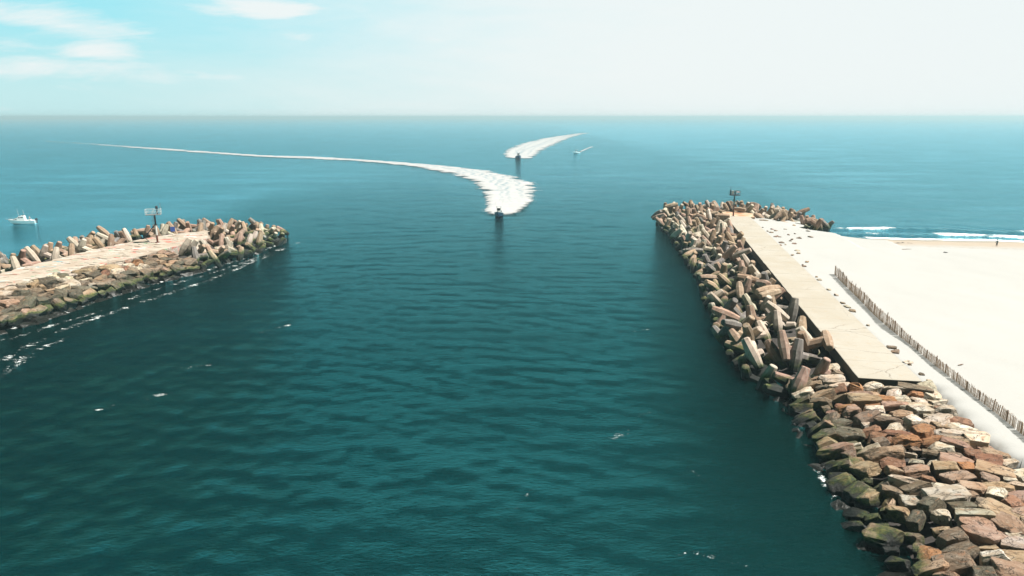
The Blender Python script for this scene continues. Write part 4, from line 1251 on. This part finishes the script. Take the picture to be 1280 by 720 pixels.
for k in range(5): box(b, (0, -.9 + k * .45, 5.86), (2.6, .06, .1))
mesh_obj('platform', b, M_DARK, T)
b = B(); rail(b, [(-1.3, -1), (1.3, -1), (1.3, 1), (-1.3, 1)], 6.0, (.55, 1.1)); mesh_obj('railing', b, M_TEAL, T)
b = B(); box(b, (-1.22, -.2, 6.6), (.14, .5, 1.4)); tube(b, (-1.22, -.2, 7.3), (-1.22, -.2, 8.35), .05, n=6); mesh_obj('antenna', b, M_DARK, T)
b = B(); box(b, (-.55, 0, 6.55), (.55, .5, .9)); box(b, (-.55, 0, 7.03), (.65, .6, .06)); mesh_obj('battery_box', b, M_WHITE, T)
L_ = B(); tube(L_, (.05, 0, 6.0), (.05, 0, 6.45), .10, n=8); tube(L_, (.05, 0, 6.45), (.05, 0, 6.95), .22, .20, n=12); tube(L_, (.05, 0, 6.95), (.05, 0, 7.1), .25, .05, n=12); mesh_obj('lantern', L_, M_TEAL, T)
b = B(); box(b, (.85, -.3, 6.75), (.9, .06, .75), Matrix.Rotation(-.7, 4, 'X')); tube(b, (.85, -.1, 6.0), (.85, -.1, 6.7), .05, n=6); mesh_obj('solar_panel', b, M_DARK, T)
b = B(); tube(b, (.42, .35, 6.0), (.42, .35, 6.9), .16, n=10); tube(b, (.42, .35, 6.9), (.42, .1, 6.95), .1, .26, n=12); mesh_obj('fog_horn', b, M_STEEL, T)
x, y = at(197, 303, 3.22)
T = empty('light_tower', (x, y, 3.22), .3); tag(T, 'white railed light tower with a diagonal brace on the graffiti covered left jetty', 'light tower')
b = B(); tube(b, (0, 0, 0), (0, 0, .1), .5, n=12); tube(b, (0, 0, .1), (0, 0, 1.6), .2, n=12); mesh_obj('lower_pole', b, M_RUST, T)
b = B(); tube(b, (0, 0, 1.6), (0, 0, 3.9), .19, n=12); mesh_obj('middle_pole', b, M_WHITE, T)
b = B(); tube(b, (0, 0, 3.9), (0, 0, 6.1), .18, n=12); tube(b, (0, 0, 3.8), (0, 0, 4.0), .28, n=12); mesh_obj('upper_pole', b, M_DARK, T)
b = B(); tube(b, (0, 0, 4.1), (-2.5, .2, 1.2), .10, n=8); tube(b, (-2.5, .2, 1.2), (-1.5, .2, 0), .06, n=6); mesh_obj('brace', b, M_NAVY, T)
b = B()
for xx in (-.62, -.32): tube(b, (xx, .25, .9), (xx, .25, 6.1), .03, n=6)
for k in range(17): tube(b, (-.62, .25, 1.1 + k * .3), (-.32, .25, 1.1 + k * .3), .02, n=6)
mesh_obj('ladder', b, M_STEEL, T)
b = B(); box(b, (-.2, 0, 6.15), (3.0, 1.9, .12)); mesh_obj('platform', b, M_STEEL, T)
b = B(); rail(b, [(-1.7, -.95), (1.3, -.95), (1.3, .95), (-1.7, .95)], 6.2, (.55, 1.1), .028)
for k in range(3): tube(b, (-1.6 + k, -.95, 6.2), (-.9 + k, -.95, 7.3), .03, n=6)
mesh_obj('railing', b, M_WHITE, T)
b = B(); tube(b, (.55, 0, 6.2), (.55, 0, 7.4), .12, n=8); tube(b, (.55, 0, 7.4), (.55, 0, 7.85), .30, .26, n=12); tube(b, (.55, 0, 7.85), (.55, 0, 8.05), .3, .05, n=12); mesh_obj('lantern', b, M_DARK, T)
b = B(); tube(b, (1.25, .2, 6.2), (1.25, .2, 8.5), .045, n=6); mesh_obj('antenna', b, M_STEEL, T)

# ================================================================ boats
def loft(bm, secs, close_top=True):
    rings = []
    for s in secs: rings.append([bm.verts.new(p) for p in s])
    for a, b in zip(rings, rings[1:]):
        for k in range(len(a) - 1): bm.faces.new((a[k], a[k + 1], b[k + 1], b[k]))
    bm.faces.new(rings[0]); bm.faces.new(rings[-1][::-1])
    return rings
def hull(bm, L, Bm, fb, sheer, z0=-.45):
    """bow towards +X; ring from port rail under the keel to starboard rail"""
    secs = []
    for i in range(15):
        t = i / 14; x = -L / 2 + L * t
        w = Bm / 2 * (1 - max(0, (t - .45) / .55) ** 2.3) * (.93 + .07 * min(1, t * 4)); w = max(w, .03)
        zr = fb + sheer * t ** 2; keel = z0 + max(0, (t - .72) / .28) ** 2 * (fb + sheer - z0) * .82
        ch = z0 + .32 + (t ** 3) * .45; ch = max(ch, keel + .05); ch = min(ch, zr - .1)
        fl = .90 - .35 * max(0, (t - .5) / .5)
        secs.append([(x, w, zr), (x, w * (fl + 1) / 2 * 1.0, (zr + ch) / 2), (x, w * fl, ch), (x, 0, keel), (x, -w * fl, ch), (x, -w * (fl + 1) / 2, (zr + ch) / 2), (x, -w, zr)])
    loft(bm, secs); return secs
def deck(bm, secs, dz, inset=.9):
    up = [bm.verts.new((s[0][0], s[0][1] * inset, s[0][2] + dz)) for s in secs]; dn = [bm.verts.new((s[-1][0], s[-1][1] * inset, s[-1][2] + dz)) for s in secs]
    for k in range(len(up) - 1): bm.faces.new((up[k], up[k + 1], dn[k + 1], dn[k]))
def outboard(parent, x, y, z, mat):
    b = B(); box(b, (x, y, z + .35), (.55, .36, .55)); box(b, (x + .05, y, z + .68), (.40, .30, .12)); box(b, (x, y, z - .3), (.2, .14, .9)); box(b, (x - .05, y, z - .75), (.4, .06, .14))
    bmesh.ops.bevel(b, geom=b.edges[:], offset=.03, segments=1, affect='EDGES'); mesh_obj('outboard_motor', b, mat, parent)
def rod(parent, a, c):
    b = B(); tube(b, a, c, .025, .012, 6); mesh_obj('fishing_rod', b, M_STEEL, parent)
def mini_person(name, loc, rz, coat, trou, label, s=1.0, parent_arm=0):
    """a standing figure: one continuous skinned body, hair its own part"""
    J = {'pel': (0, 0, .95, .14, .105), 'bel': (0, 0, 1.10, .135, .10), 'che': (0, .0, 1.32, .155, .11), 'nec': (0, .01, 1.49, .055, .055), 'hd0': (0, .02, 1.58, .075, .085), 'hd1': (0, .02, 1.70, .078, .09), 'hd2': (0, .01, 1.76, .045, .05),
         'hl': (.10, 0, .90, .09, .09), 'kl': (.12, .02, .50, .058, .058), 'al': (.13, -.02, .09, .038, .042), 'tl': (.14, .13, .04, .036, .03),
         'hr': (-.10, 0, .90, .09, .09), 'kr': (-.11, .05, .50, .058, .058), 'ar': (-.12, -.01, .09, .038, .042), 'tr': (-.13, .14, .04, .036, .03),
         'sl': (.20, 0, 1.41, .06, .06), 'el': (.33, .04, 1.16, .045, .045), 'wl': (.26, .22, 1.05, .03, .03), 'gl': (.22, .30, 1.04, .032, .02),
         'sr': (-.20, 0, 1.41, .06, .06), 'er': (-.33, .04, 1.16, .045, .045), 'wr': (-.26, .22, 1.06, .03, .03), 'gr': (-.22, .30, 1.06, .032, .02)}
    E = ['pel bel', 'bel che', 'che nec', 'nec hd0', 'hd0 hd1', 'hd1 hd2', 'pel hl', 'hl kl', 'kl al', 'al tl', 'pel hr', 'hr kr', 'kr ar', 'ar tr',
         'che sl', 'sl el', 'el wl', 'wl gl', 'che sr', 'sr er', 'er wr', 'wr gr']
    ks = list(J); me = bpy.data.meshes.new('body')
    me.from_pydata([J[k][:3] for k in ks], [(ks.index(e.split()[0]), ks.index(e.split()[1])) for e in E], [])
    tmp = bpy.data.objects.new('tmp', me); col.objects.link(tmp)
    md = tmp.modifiers.new('s', 'SKIN'); md.use_smooth_shade = True
    for i, k in enumerate(ks): me.skin_vertices[0].data[i].radius = J[k][3:5]
    me.skin_vertices[0].data[0].use_root = True
    tmp.modifiers.new('u', 'SUBSURF').levels = 2
    dg = bpy.context.evaluated_depsgraph_get(); nm = bpy.data.meshes.new_from_object(tmp.evaluated_get(dg)); bpy.data.objects.remove(tmp)
    o = bpy.data.objects.new(name, nm); col.objects.link(o)
    nm.materials.clear()
    for m_ in (M_SKIN, coat, trou): nm.materials.append(m_)
    for p in nm.polygons:
        c = p.center
        p.material_index = 2 if .46 < c.z < 1.0 and abs(c.x) < .25 and c.y < .12 else 1 if 1.0 <= c.z < 1.5 and not (abs(c.x) < .3 and c.y > .2) else 0
    o.location = loc; o.rotation_euler = (0, 0, rz); o.scale = (s,) * 3
    b = B(); bmesh.ops.create_icosphere(b, subdivisions=2, radius=1, matrix=Matrix.Translation((0, .0, 1.70)) @ Matrix.Diagonal((.095, .115, .10, 1)))
    bmesh.ops.delete(b, geom=[v for v in b.verts if v.co.z < 1.66 or (v.co.y > .07 and v.co.z < 1.74)], context='VERTS'); mesh_obj('hair', b, M_DARK, o)
    tag(o, label, 'person'); return o

def centre_console(loc, rz, L, hull_mat, label, grp, pitch=.09, crew=True):
    R = empty('motor_boat', loc, rz); R.rotation_euler = (0, -pitch, rz); tag(R, label, 'boat', grp)
    k = L / 8.5; Bm = 2.7 * k
    b = B(); secs = hull(b, L, Bm, .85 * k, .45 * k); mesh_obj('hull', b, hull_mat, R, False)
    b = B(); deck(b, secs, .012, .90)
    for s0, s1 in zip(secs, secs[1:]):
        for e in (0, -1): tube(b, s0[e], s1[e], .05 * k, n=6)
    mesh_obj('gunwale', b, M_WHITE, R)
    b = B(); box(b, (-.2 * k, 0, 1.3 * k), (1.1 * k, .95 * k, 1.0 * k)); box(b, (.45 * k, 0, 1.15 * k), (.5 * k, .8 * k, .7 * k)); bmesh.ops.bevel(b, geom=b.edges[:], offset=.06 * k, segments=2, affect='EDGES'); mesh_obj('console', b, M_WHITE, R)
    b = B(); box(b, (.3 * k, 0, 2.0 * k), (.04, .95 * k, .6 * k), Matrix.Rotation(-.3, 4, 'Y')); mesh_obj('windshield', b, M_GLASS, R)
    b = B(); box(b, (-.3 * k, 0, 2.75 * k), (2.3 * k, 1.9 * k, .10 * k)); bmesh.ops.bevel(b, geom=b.edges[:], offset=.04 * k, segments=2, affect='EDGES'); mesh_obj('hardtop', b, M_WHITE, R)
    b = B()
    for sx2, sy2 in ((-1.05, .62), (-1.05, -.62), (.5, .62), (.5, -.62)): tube(b, (sx2 * k * .8 - .1, sy2 * k * .85, .8 * k), (sx2 * k, sy2 * k, 2.72 * k), .035 * k, n=6)
    mesh_obj('top_frame', b, M_STEEL, R)
    b = B(); box(b, (-1.4 * k, 0, 1.15 * k), (.5 * k, 1.0 * k, .7 * k)); mesh_obj('leaning_post', b, M_DARK, R)
    for sy2 in (-.4, .4): outboard(R, -L / 2 - .25, sy2 * k, .75 * k, M_DARK)
    for sy2 in (-.85, .85): rod(R, (-1.3 * k, sy2 * k, 2.8 * k), (-2.6 * k, sy2 * 1.5 * k, 4.9 * k))
    return R
G = 'motor boats under way off the inlet'
bx, by = at(623.5, 271, 0)
centre_console((bx, by, .35), math.radians(-93), 8.6, M_NAVY, 'dark hulled motor boat charging towards the jetties ahead of the widest white wake', G, .10)
bx, by = at(648, 198.5, 0)
centre_console((bx, by, .5), math.radians(-84), 12.5, M_NAVY, 'dark hulled motor boat far out at the head of the second white wake', G, .09)
bx, by = at(720, 191.5, 0)
centre_console((bx, by, .35), math.radians(-142), 8.0, M_WHITE, 'tiny white motor boat with a faint wake, farthest out of the powered ones', G, .05)
# cabin boat at the left
bx, by = at(28, 279.5, 0)
R = empty('cabin_boat', (bx, by, .10), math.radians(196)); R.scale = (.82,) * 3; tag(R, 'white cabin fishing boat drifting beyond the left jetty', 'boat')
b = B(); secs = hull(b, 8.4, 2.8, .95, .55, -.35); mesh_obj('hull', b, M_WHITE, R)
b = B(); deck(b, secs, -.02, .96)
for s0, s1 in zip(secs, secs[1:]):
    for e in (0, -1): tube(b, s0[e], s1[e], .045, n=6)
mesh_obj('gunwale', b, M_WHITE, R)
b = B()
prof = [(2.7, 1.35, .5), (2.0, 1.75, .85), (1.3, 1.95, 1.0), (.7, 2.5, 1.0), (-.1, 2.75, 1.02), (-1.0, 2.7, 1.02), (-1.25, 1.0, 1.05)]
rg_ = [[(x_, w_, .95), (x_, w_ * .96, (z_ + .9) / 2), (x_, w_ * .82, z_), (x_, -w_ * .82, z_), (x_, -w_ * .96, (z_ + .9) / 2), (x_, -w_, .95)] for x_, z_, w_ in prof]
loft(b, rg_); mesh_obj('cabin', b, M_WHITE, R)
for sy2 in (-1, 1):
    for x0, x1, zz in ((-.75, .05, 2.12), (.25, .75, 2.08), (1.2, 1.8, 1.55)):
        b = B(); box(b, ((x0 + x1) / 2, sy2 * (.95 if zz > 2 else .93), zz), (x1 - x0, .05, .34 if zz > 2 else .2)); mesh_obj('window', b, M_GLASS, R)
b = B(); box(b, (1.03, 0, 2.23), (.04, 1.5, .5), Matrix.Rotation(-.85, 4, 'Y')); mesh_obj('windshield', b, M_GLASS, R)
for xx, yy, hh in ((.5, .7, 5.2), (-.8, -.7, 4.6)):
    b = B(); tube(b, (xx, yy, 2.6), (xx + .35, yy, hh), .035, .02, 6); mesh_obj('antenna', b, M_WHITE, R)
b = B(); tube(b, (-.5, 0, 2.72), (-.5, 0, 2.95), .3, n=12); mesh_obj('radar_dome', b, M_DARK, R)
b = B()
for sy2 in (-1, 1):
    pr = [(s_[0][0], sy2 * abs(s_[0][1]) * .9, s_[0][2]) for s_ in secs[9:]]
    for a_, c_ in zip(pr, pr[1:]): tube(b, (a_[0], a_[1], a_[2] + .5), (c_[0], c_[1], c_[2] + .5), .025, n=6); tube(b, a_, (a_[0], a_[1], a_[2] + .5), .02, n=6)
tube(b, (4.2, 0, 1.5), (5.0, 0, 1.75), .08, n=6); mesh_obj('bow_rail', b, M_STEEL, R)
b = B(); box(b, (-2.6, 0, 1.1), (.7, 1.5, .5)); mesh_obj('bait_station', b, M_WHITE, R)
for sy2 in (-.45, .45): outboard(R, -4.5, sy2, .85, M_DARK)
mini_person('person', (bx + 1.93, by + .62, .50), math.radians(150), M_WHITE, M_DARK, 'person in a white shirt standing in the stern of the cabin fishing boat', .92)
# far sailing boat
bx, by = at(749, 149.7, 0)
by = 5200.0; bx = (749 - 640) / 914 * by * 1.02
R = empty('sailing_boat', (bx, by, 0)); tag(R, 'faint pale sailing boat on the hazy horizon', 'boat')
b = B(); hull(b, 13, 3.6, 1.2, .5); mesh_obj('hull', b, M_WHITE, R)
b = B(); tube(b, (0, 0, 1), (0, 0, 19), .15, .08, 8); mesh_obj('mast', b, M_STEEL, R)
b = B(); v_ = [b.verts.new(p) for p in ((-.2, .05, 2.4), (-5, .6, 2.4), (-.2, .05, 18.5))]; b.faces.new(v_)
v_ = [b.verts.new(p) for p in ((.4, -.05, 1.8), (5.6, -.2, 1.6), (.4, -.05, 16.5))]; b.faces.new(v_)
bmesh.ops.solidify(b, geom=b.faces[:], thickness=.05); mesh_obj('sail', b, M_WHITE, R)

# ================================================================ wakes
def resamp(pts, n):
    P = np.array(pts, float); d = np.concatenate([[0], np.cumsum(np.hypot(*(P[1:] - P[:-1]).T))])
    t = np.linspace(0, 1, n) ** 1.0 * d[-1]
    return np.stack([np.interp(t, d, P[:, 0]), np.interp(t, d, P[:, 1])], 1)
def wake(left, right, n, m, fade, hgt, label, seed, cellr=.0077):
    A = resamp([at(*p) for p in left], n); Bq = resamp([at(*p) for p in right], n)
    # smooth the edges a little
    t = np.linspace(-.12, 1.12, m)[None, :, None]
    P = A[:, None, :] * (1 - t) + Bq[:, None, :] * t
    Xw, Yw = P[..., 0], P[..., 1]
    rr = np.hypot(Xw, Yw)
    lee_ = 1 - .55 * smooth(-40, -110, Xw) * smooth(700, 300, rr)
    Zw = wave_h(Xw, Yw, np.maximum(rr * cellr, .3)) * lee_
    a = np.linspace(0, 1, n)[:, None]; tt = t[..., 0]
    edge = np.clip(np.minimum(tt + .05, 1.05 - tt) / .30, 0, 1)
    nz = np.array([mnoise.fractal(Vector((q[0] * .05, q[1] * .15, seed)), .6, 2.2, 6) for q in P.reshape(-1, 2)]).reshape(Xw.shape)
    life = np.clip(1 - a / fade, 0, 1)
    ridge = .45 + .55 * np.exp(-((tt - .12) / .10) ** 2) + .5 * np.exp(-((tt - .88) / .10) ** 2)
    Zw = Zw + .07 + smooth(0, .018, a) * edge * hgt * life ** 1.5 * np.clip(ridge * .8 + nz * .9, .05, 2)
    dens = (edge ** .7) * np.clip(life ** .45 * 1.15, 0, 1) + nz * .50 - .10 * np.abs(np.sin(tt * 9)) * (a > .1) + .05
    dens = dens * smooth(-.004, .012, a)
    dens = dens * (1 - .32 * smooth(.30, .75, a) * (fade < 1))
    dens = dens * smooth(1.0, .8, a) - .12 * smooth(.8, 1.0, a)
    dens = dens - (.28 if n < 200 else 0)
    o = grid_mesh('wake_foam', np.stack([Xw, Yw, Zw], -1).reshape(-1, 3), m, n, M_FOAM)
    st_ = np.zeros_like(tt)
    for c0, wd in ((.30, .022), (.52, .03), (.70, .02)):
        cc = c0 + .05 * np.sin(a * 14 + c0 * 20) + nz * .10
        st_ = np.maximum(st_, np.exp(-((tt - cc) / wd) ** 2))
    vattr(o, 'strand', st_ * smooth(.02, .08, a)); vattr(o, 'dens', dens); tag(o, label, None, None, 'stuff')
    return o
wake([(609, 270), (607, 260), (607, 247), (602, 236), (590, 226), (570, 219), (545, 213.5), (515, 208), (480, 204), (440, 201), (400, 199), (350, 197.3), (300, 194.5), (200, 187.5), (100, 180), (0, 174)],
     [(643, 270), (656, 262), (666, 250), (671, 239), (664, 229), (640, 219.5), (610, 213.5), (570, 208.5), (530, 205), (480, 201.3), (440, 198.5), (395, 196), (330, 194.2), (220, 186.5), (110, 179), (0, 172.3)],
     700, 60, .99, .5, 'broad churned white wake curving from the nearest motor boat away to the left horizon', 1.3)
wake([(633, 197.5), (630, 192), (634, 187), (643, 182.5), (655, 178.5), (675, 173.5), (700, 169.5), (722, 166.5), (745, 164)],
     [(662, 198.5), (670, 194.5), (675, 190), (684, 185), (697, 179.5), (708, 175), (716, 171.5), (730, 168), (750, 164.6)],
     320, 40, 1.0, .6, 'white wake spreading behind the second motor boat far out', 4.1)
wake([(724, 189.5), (735, 184.5), (750, 179.5), (775, 172)], [(726, 190), (738, 185), (755, 180), (779, 172.5)], 160, 8, .42, .15, 'thin faint wake behind the tiny white motor boat', 7.7)

# ================================================================ sand fence
FP = [at(1043, 343, 3.08), at(1062, 362, 3.08), at(1085, 386, 3.08), at(1105, 405, 3.08), at(1130, 425, 3.08), at(1160, 449, 3.08), at(1190, 473, 3.08), at(1220, 497, 3.08), at(1250, 520, 3.08), at(1281, 546, 3.08), at(1330, 590, 3.08)]
fl = [Vector(p) for p in FP]
cum = [0]
for a, b in zip(fl, fl[1:]): cum.append(cum[-1] + (b - a).length)
def fpt(s):
    s = max(0, min(cum[-1] - 1e-4, s)); i = max(k for k in range(len(cum) - 1) if cum[k] <= s)
    t = (s - cum[i]) / (cum[i + 1] - cum[i]); p = fl[i].lerp(fl[i + 1], t); d = (fl[i + 1] - fl[i]).normalized(); return p, d
def fh(s): return 1.55 - .55 * float(smooth(34, 42, s)) + .08 * math.sin(s * .4)
FR = empty('sand_fence', (fl[0].x, fl[0].y, 3.0)); tag(FR, 'long sagging wooden slat sand fence running across the beach beside the walkway', 'fence')
org = Vector((fl[0].x, fl[0].y, 3.0))
def gz(p): return float(sand_z(np.array(p.x), np.array(p.y)))
b = B(); s = 0.0
while s < cum[-1]:
    p, d = fpt(s); h = fh(s) * rg.uniform(.86, 1.06); n = Vector((-d.y, d.x)); lean = .10 * math.sin(s * .33) + rg.gauss(0, .04); along = rg.gauss(0, .03)
    base = Vector((p.x, p.y, gz(p) - .15)) - org; top = base + Vector((n.x * lean + d.x * along, n.y * lean + d.y * along, h + .15))
    mid = (base + top) / 2; ax = (top - base); q = ax.to_track_quat('Z', 'Y').to_matrix().to_4x4()
    rot = q @ Matrix.Rotation(math.atan2(d.y, d.x) - q.to_euler().z, 4, 'Z')
    box(b, mid, (.055, .012, ax.length), Matrix.Rotation(math.atan2(d.y, d.x), 4, 'Z') @ Matrix.Rotation(along, 4, 'Y') @ Matrix.Rotation(-lean * .8, 4, 'X'))
    s += rg.uniform(.075, .105) if rg.random() > .02 else .3
mesh_obj('slats', b, M_WOOD, FR)
b = B(); s = 0.0
while s < cum[-1] - .6:
    p, d = fpt(s); p2, _ = fpt(s + .6)
    for f in (.22, .5, .82):
        tube(b, Vector((p.x, p.y, gz(p) + fh(s) * f)) - org, Vector((p2.x, p2.y, gz(p2) + fh(s + .6) * f)) - org, .011, n=4)
    s += .6
mesh_obj('wire', b, M_WIRE, FR)
s = 0.05; k = 0
while s < cum[-1]:
    p, d = fpt(s); n = Vector((-d.y, d.x)); h = fh(s) + rg.uniform(-.05, .22)
    b = B(); base = Vector((p.x + n.x * .06, p.y + n.y * .06, gz(p) - .3)) - org
    tube(b, base, base + Vector((rg.gauss(0, .05), rg.gauss(0, .05), h + .3)), .055, .05, 7); mesh_obj('post', b, M_POST, FR)
    s += 3.0 if s < 36 else 2.6
x, y = at(1112, 412, 3.05)
b = B(); tube(b, (0, 0, -.2), (.12, .05, 1.15), .04, .03, 6); o = mesh_obj('stake', b, M_POST); o.location = (x, y, 3.05)
tag(o, 'lone wooden stake leaning in the sand just in front of the fence', 'stake')
x, y = at(1182, 317.5, 2.0); z = float(sand_z(np.array(x), np.array(y)))
x, y = at(1182, 317.5, z)
o = place('stone', ROCKS[3], ['r', 0, x, y, z + .15, 1, 0, 0, 0, .9, .6, .5], (.02, .02, .02)); tag(o, 'small dark lump lying alone on the open sand', 'stone')
for px, py, L_w, lb in ((1134, 312, 2.2, 'long thin piece of driftwood on the sand nearer the walkway'), (1202, 457, .8, 'short stick of driftwood beyond the sand fence')):
    x, y = at(px, py, 2.6); z = float(sand_z(np.array(x), np.array(y))); x, y = at(px, py, z)
    b = B(); tube(b, (-L_w / 2, 0, .05), (0, .1, .1), .05, .06, 6); tube(b, (0, .1, .1), (L_w / 2, .35, .06), .06, .03, 6); o = mesh_obj('driftwood', b, M_POST); o.location = (x, y, z); tag(o, lb, 'driftwood')
x, y = at(1245.5, 309.3, .35); z = float(sand_z(np.array(x), np.array(y)))
x, y = at(1245.5, 309.3, z)
pz = mini_person('person', (x, y, z - .03), math.radians(8), M_COAT, M_TROU, 'person in a dark jacket and black shorts standing at the edge of the surf', 1.05)
# blue bundle on the left jetty
x, y = at(216.5, 291.5, 3.25)
R = empty('camp_chair', (x, y, 3.25), .5); tag(R, 'blue folding chair set among the dolosse behind the left tower', 'chair')
b = B(); box(b, (0, 0, .5), (1.0, .9, .08)); mesh_obj('seat', b, plain('blue_canvas', (.02, .06, .25), .8), R)
b = B(); box(b, (0, .45, 1.0), (1.0, .06, .95), Matrix.Rotation(-.2, 4, 'X')); mesh_obj('backrest', b, bpy.data.materials['blue_canvas'], R)
for sx2 in (-.45, .45):
    for sy2 in (-.4, .4):
        b = B(); tube(b, (sx2, sy2, 0), (sx2 * .9, sy2, .75), .03, n=6); mesh_obj('leg', b, M_DARK, R)

# ================================================================ air
HZ = NT('sea_haze')
pv = HZ.node('ShaderNodeVolumePrincipled'); pv.inputs['Color'].default_value = HAZE_COL; pv.inputs['Density'].default_value = HAZE_D
pv.inputs['Anisotropy'].default_value = .2
HZ.link(pv.outputs[0], HZ.out.inputs['Volume'])
b = B(); box(b, (0, 0, 15.5), (44000, 44000, 43.0)); hz = mesh_obj('haze', b, HZ.m); tag(hz, 'pale sea haze fading the horizon', None, None, 'stuff')

# ================================================================ sky, sun, camera
w = bpy.data.worlds.new('World'); sc.world = w; w.use_nodes = True
t = w.node_tree; t.nodes.clear(); N = t.nodes; Lk = t.links
class W_(NT):
    def __init__(s): s.t = t; s.n = N; s.l = Lk
W = W_()
sky = N.new('ShaderNodeTexSky'); sky.sky_type = 'NISHITA'; sky.sun_disc = False
sky.sun_elevation = math.radians(SUN_EL); sky.sun_rotation = math.radians(SUN_AZ)     # from +Y towards +X
sky.air_density = 1.0; sky.dust_density = 2.2; sky.ozone_density = 1.5; sky.altitude = 10
tc = N.new('ShaderNodeTexCoord'); D = tc.outputs['Generated']
sx3 = N.new('ShaderNodeSeparateXYZ'); Lk.new(D, sx3.inputs[0]); dx, dy, dz = sx3.outputs
u_ = W.math('DIVIDE', dx, W.math('MAXIMUM', dy, .05))
v_ = W.math('DIVIDE', dz, W.math('MAXIMUM', dy, .05))
cv = N.new('ShaderNodeCombineXYZ'); W.val(cv.inputs[0], W.math('MULTIPLY', u_, 1.0)); W.val(cv.inputs[1], W.math('MULTIPLY', v_, 5.5)); cvo = cv.outputs[0]
n1 = W.noise(cvo, 3.2, 7, .62, .5); n2 = W.noise(cvo, 9.0, 6, .6, .2)
nn = W.math('ADD', W.math('MULTIPLY', n1, .7), W.math('MULTIPLY', n2, .3))
def blob(cu, cv_, ru, rv, amt, tilt=0):
    a = W.math('DIVIDE', W.math('SUBTRACT', u_, cu), ru)
    vv = W.math('SUBTRACT', W.math('SUBTRACT', v_, cv_), W.math('MULTIPLY', W.math('SUBTRACT', u_, cu), tilt))
    b_ = W.math('DIVIDE', vv, rv)
    d2 = W.math('ADD', W.math('MULTIPLY', a, a), W.math('MULTIPLY', b_, b_))
    return W.math('MULTIPLY', W.math('POWER', 2.718, W.math('MULTIPLY', d2, -1.0)), amt)
def U(px): return (px - 640) / 914
def Vv(py): return math.tan(math.atan((360 - py) / 914) - PITCH)
front = W.math('MULTIPLY', W.ss(dy, .0, .4), W.ss(dz, .23, .155))
clouds = None
for px, py, rx, ry, am, tl in ((70, 22, 200, 26, 1.0, -.12), (150, 62, 60, 15, 1.2, 0), (345, 12, 90, 14, 1.25, 0), (60, 85, 190, 16, .8, 0), (480, 20, 70, 14, .6, 0),
                               (700, 20, 160, 22, .7, 0), (560, 60, 260, 40, .85, 0), (420, 45, 150, 16, .8, .05), (300, 62, 190, 14, .7, 0), (20, 50, 80, 10, .5, 0), (230, 95, 210, 14, .5, 0), (250, 40, 60, 12, .6, 0), (870, 8, 150, 14, .9, 0)):
    bb = blob(U(px), Vv(py), rx / 914, ry / 914, am, tl)
    clouds = bb if clouds is None else W.math('MAXIMUM', clouds, bb)
cmask = W.ss(W.math('ADD', W.math('MULTIPLY', clouds, .75), W.math('MULTIPLY', W.math('SUBTRACT', nn, .5), 2.8)), .16, .95)
veil = W.math('ADD', blob(U(1150), Vv(60), 1000 / 914, 420 / 914, 1.05), W.math('MULTIPLY', W.math('SUBTRACT', nn, .5), .5))
veil = W.ss(veil, .25, .95)
low = W.ss(dz, .20, -.01, 0, .10)
vm = W.math('MAXIMUM', W.math('MULTIPLY', veil, .96), W.math('MULTIPLY', cmask, .95))
vm = W.math('MAXIMUM', vm, low)
vm = W.math('MULTIPLY', vm, front)
skyc = W.mix(1.0, sky.outputs[0], SKY_TINT, 'MULTIPLY')
lowm = W.math('MULTIPLY', W.ss(dz, .22, .14), W.ss(dy, .0, .5))
skyc = W.mix(lowm, skyc, W.mix(W.ss(dz, .13, .02), HAZE_SKY, HAZE_SKY2))
bgc = N.new('ShaderNodeMix'); bgc.data_type = 'RGBA'; bgc.clamp_factor = True
Lk.new(vm, bgc.inputs[0]); Lk.new(skyc, bgc.inputs[6]); bgc.inputs[7].default_value = CLOUD_COL
bg = N.new('ShaderNodeBackground'); bg.inputs['Strength'].default_value = SKY_STR; Lk.new(bgc.outputs[2], bg.inputs[0])
wo = N.new('ShaderNodeOutputWorld'); Lk.new(bg.outputs[0], wo.inputs[0])

sl = bpy.data.lights.new('sun', 'SUN'); sl.energy = SUN_E; sl.angle = math.radians(.55); sl.color = (1.0, .95, .885)
so = bpy.data.objects.new('sun', sl); col.objects.link(so)
el, az = math.radians(SUN_EL), math.radians(SUN_AZ)
sd_ = Vector((math.cos(el) * math.sin(az), math.cos(el) * math.cos(az), math.sin(el)))
so.rotation_euler = (-sd_).to_track_quat('-Z', 'Y').to_euler(); so.location = (60, 0, 80)

cam = bpy.data.cameras.new('camera'); cam.sensor_width = 36; cam.lens = 36 * F; cam.clip_start = .5; cam.clip_end = 60000
co = bpy.data.objects.new('camera', cam); col.objects.link(co); co.location = (0, 0, H); co.rotation_euler = (math.pi / 2 - PITCH, 0, 0)
sc.camera = co
sc.render.engine = 'CYCLES'
sc.cycles.max_bounces = 6; sc.cycles.diffuse_bounces = 1; sc.cycles.glossy_bounces = 3; sc.cycles.transparent_max_bounces = 8; sc.cycles.volume_bounces = 0
sc.cycles.use_denoising = True; sc.cycles.sample_clamp_indirect = 5; sc.cycles.sample_clamp_direct = 4
sc.render.resolution_x, sc.render.resolution_y = 1024, 576
vs = sc.view_settings; vs.view_transform = 'Standard'; vs.look = 'None'; vs.exposure = EXPOSURE; vs.gamma = 1
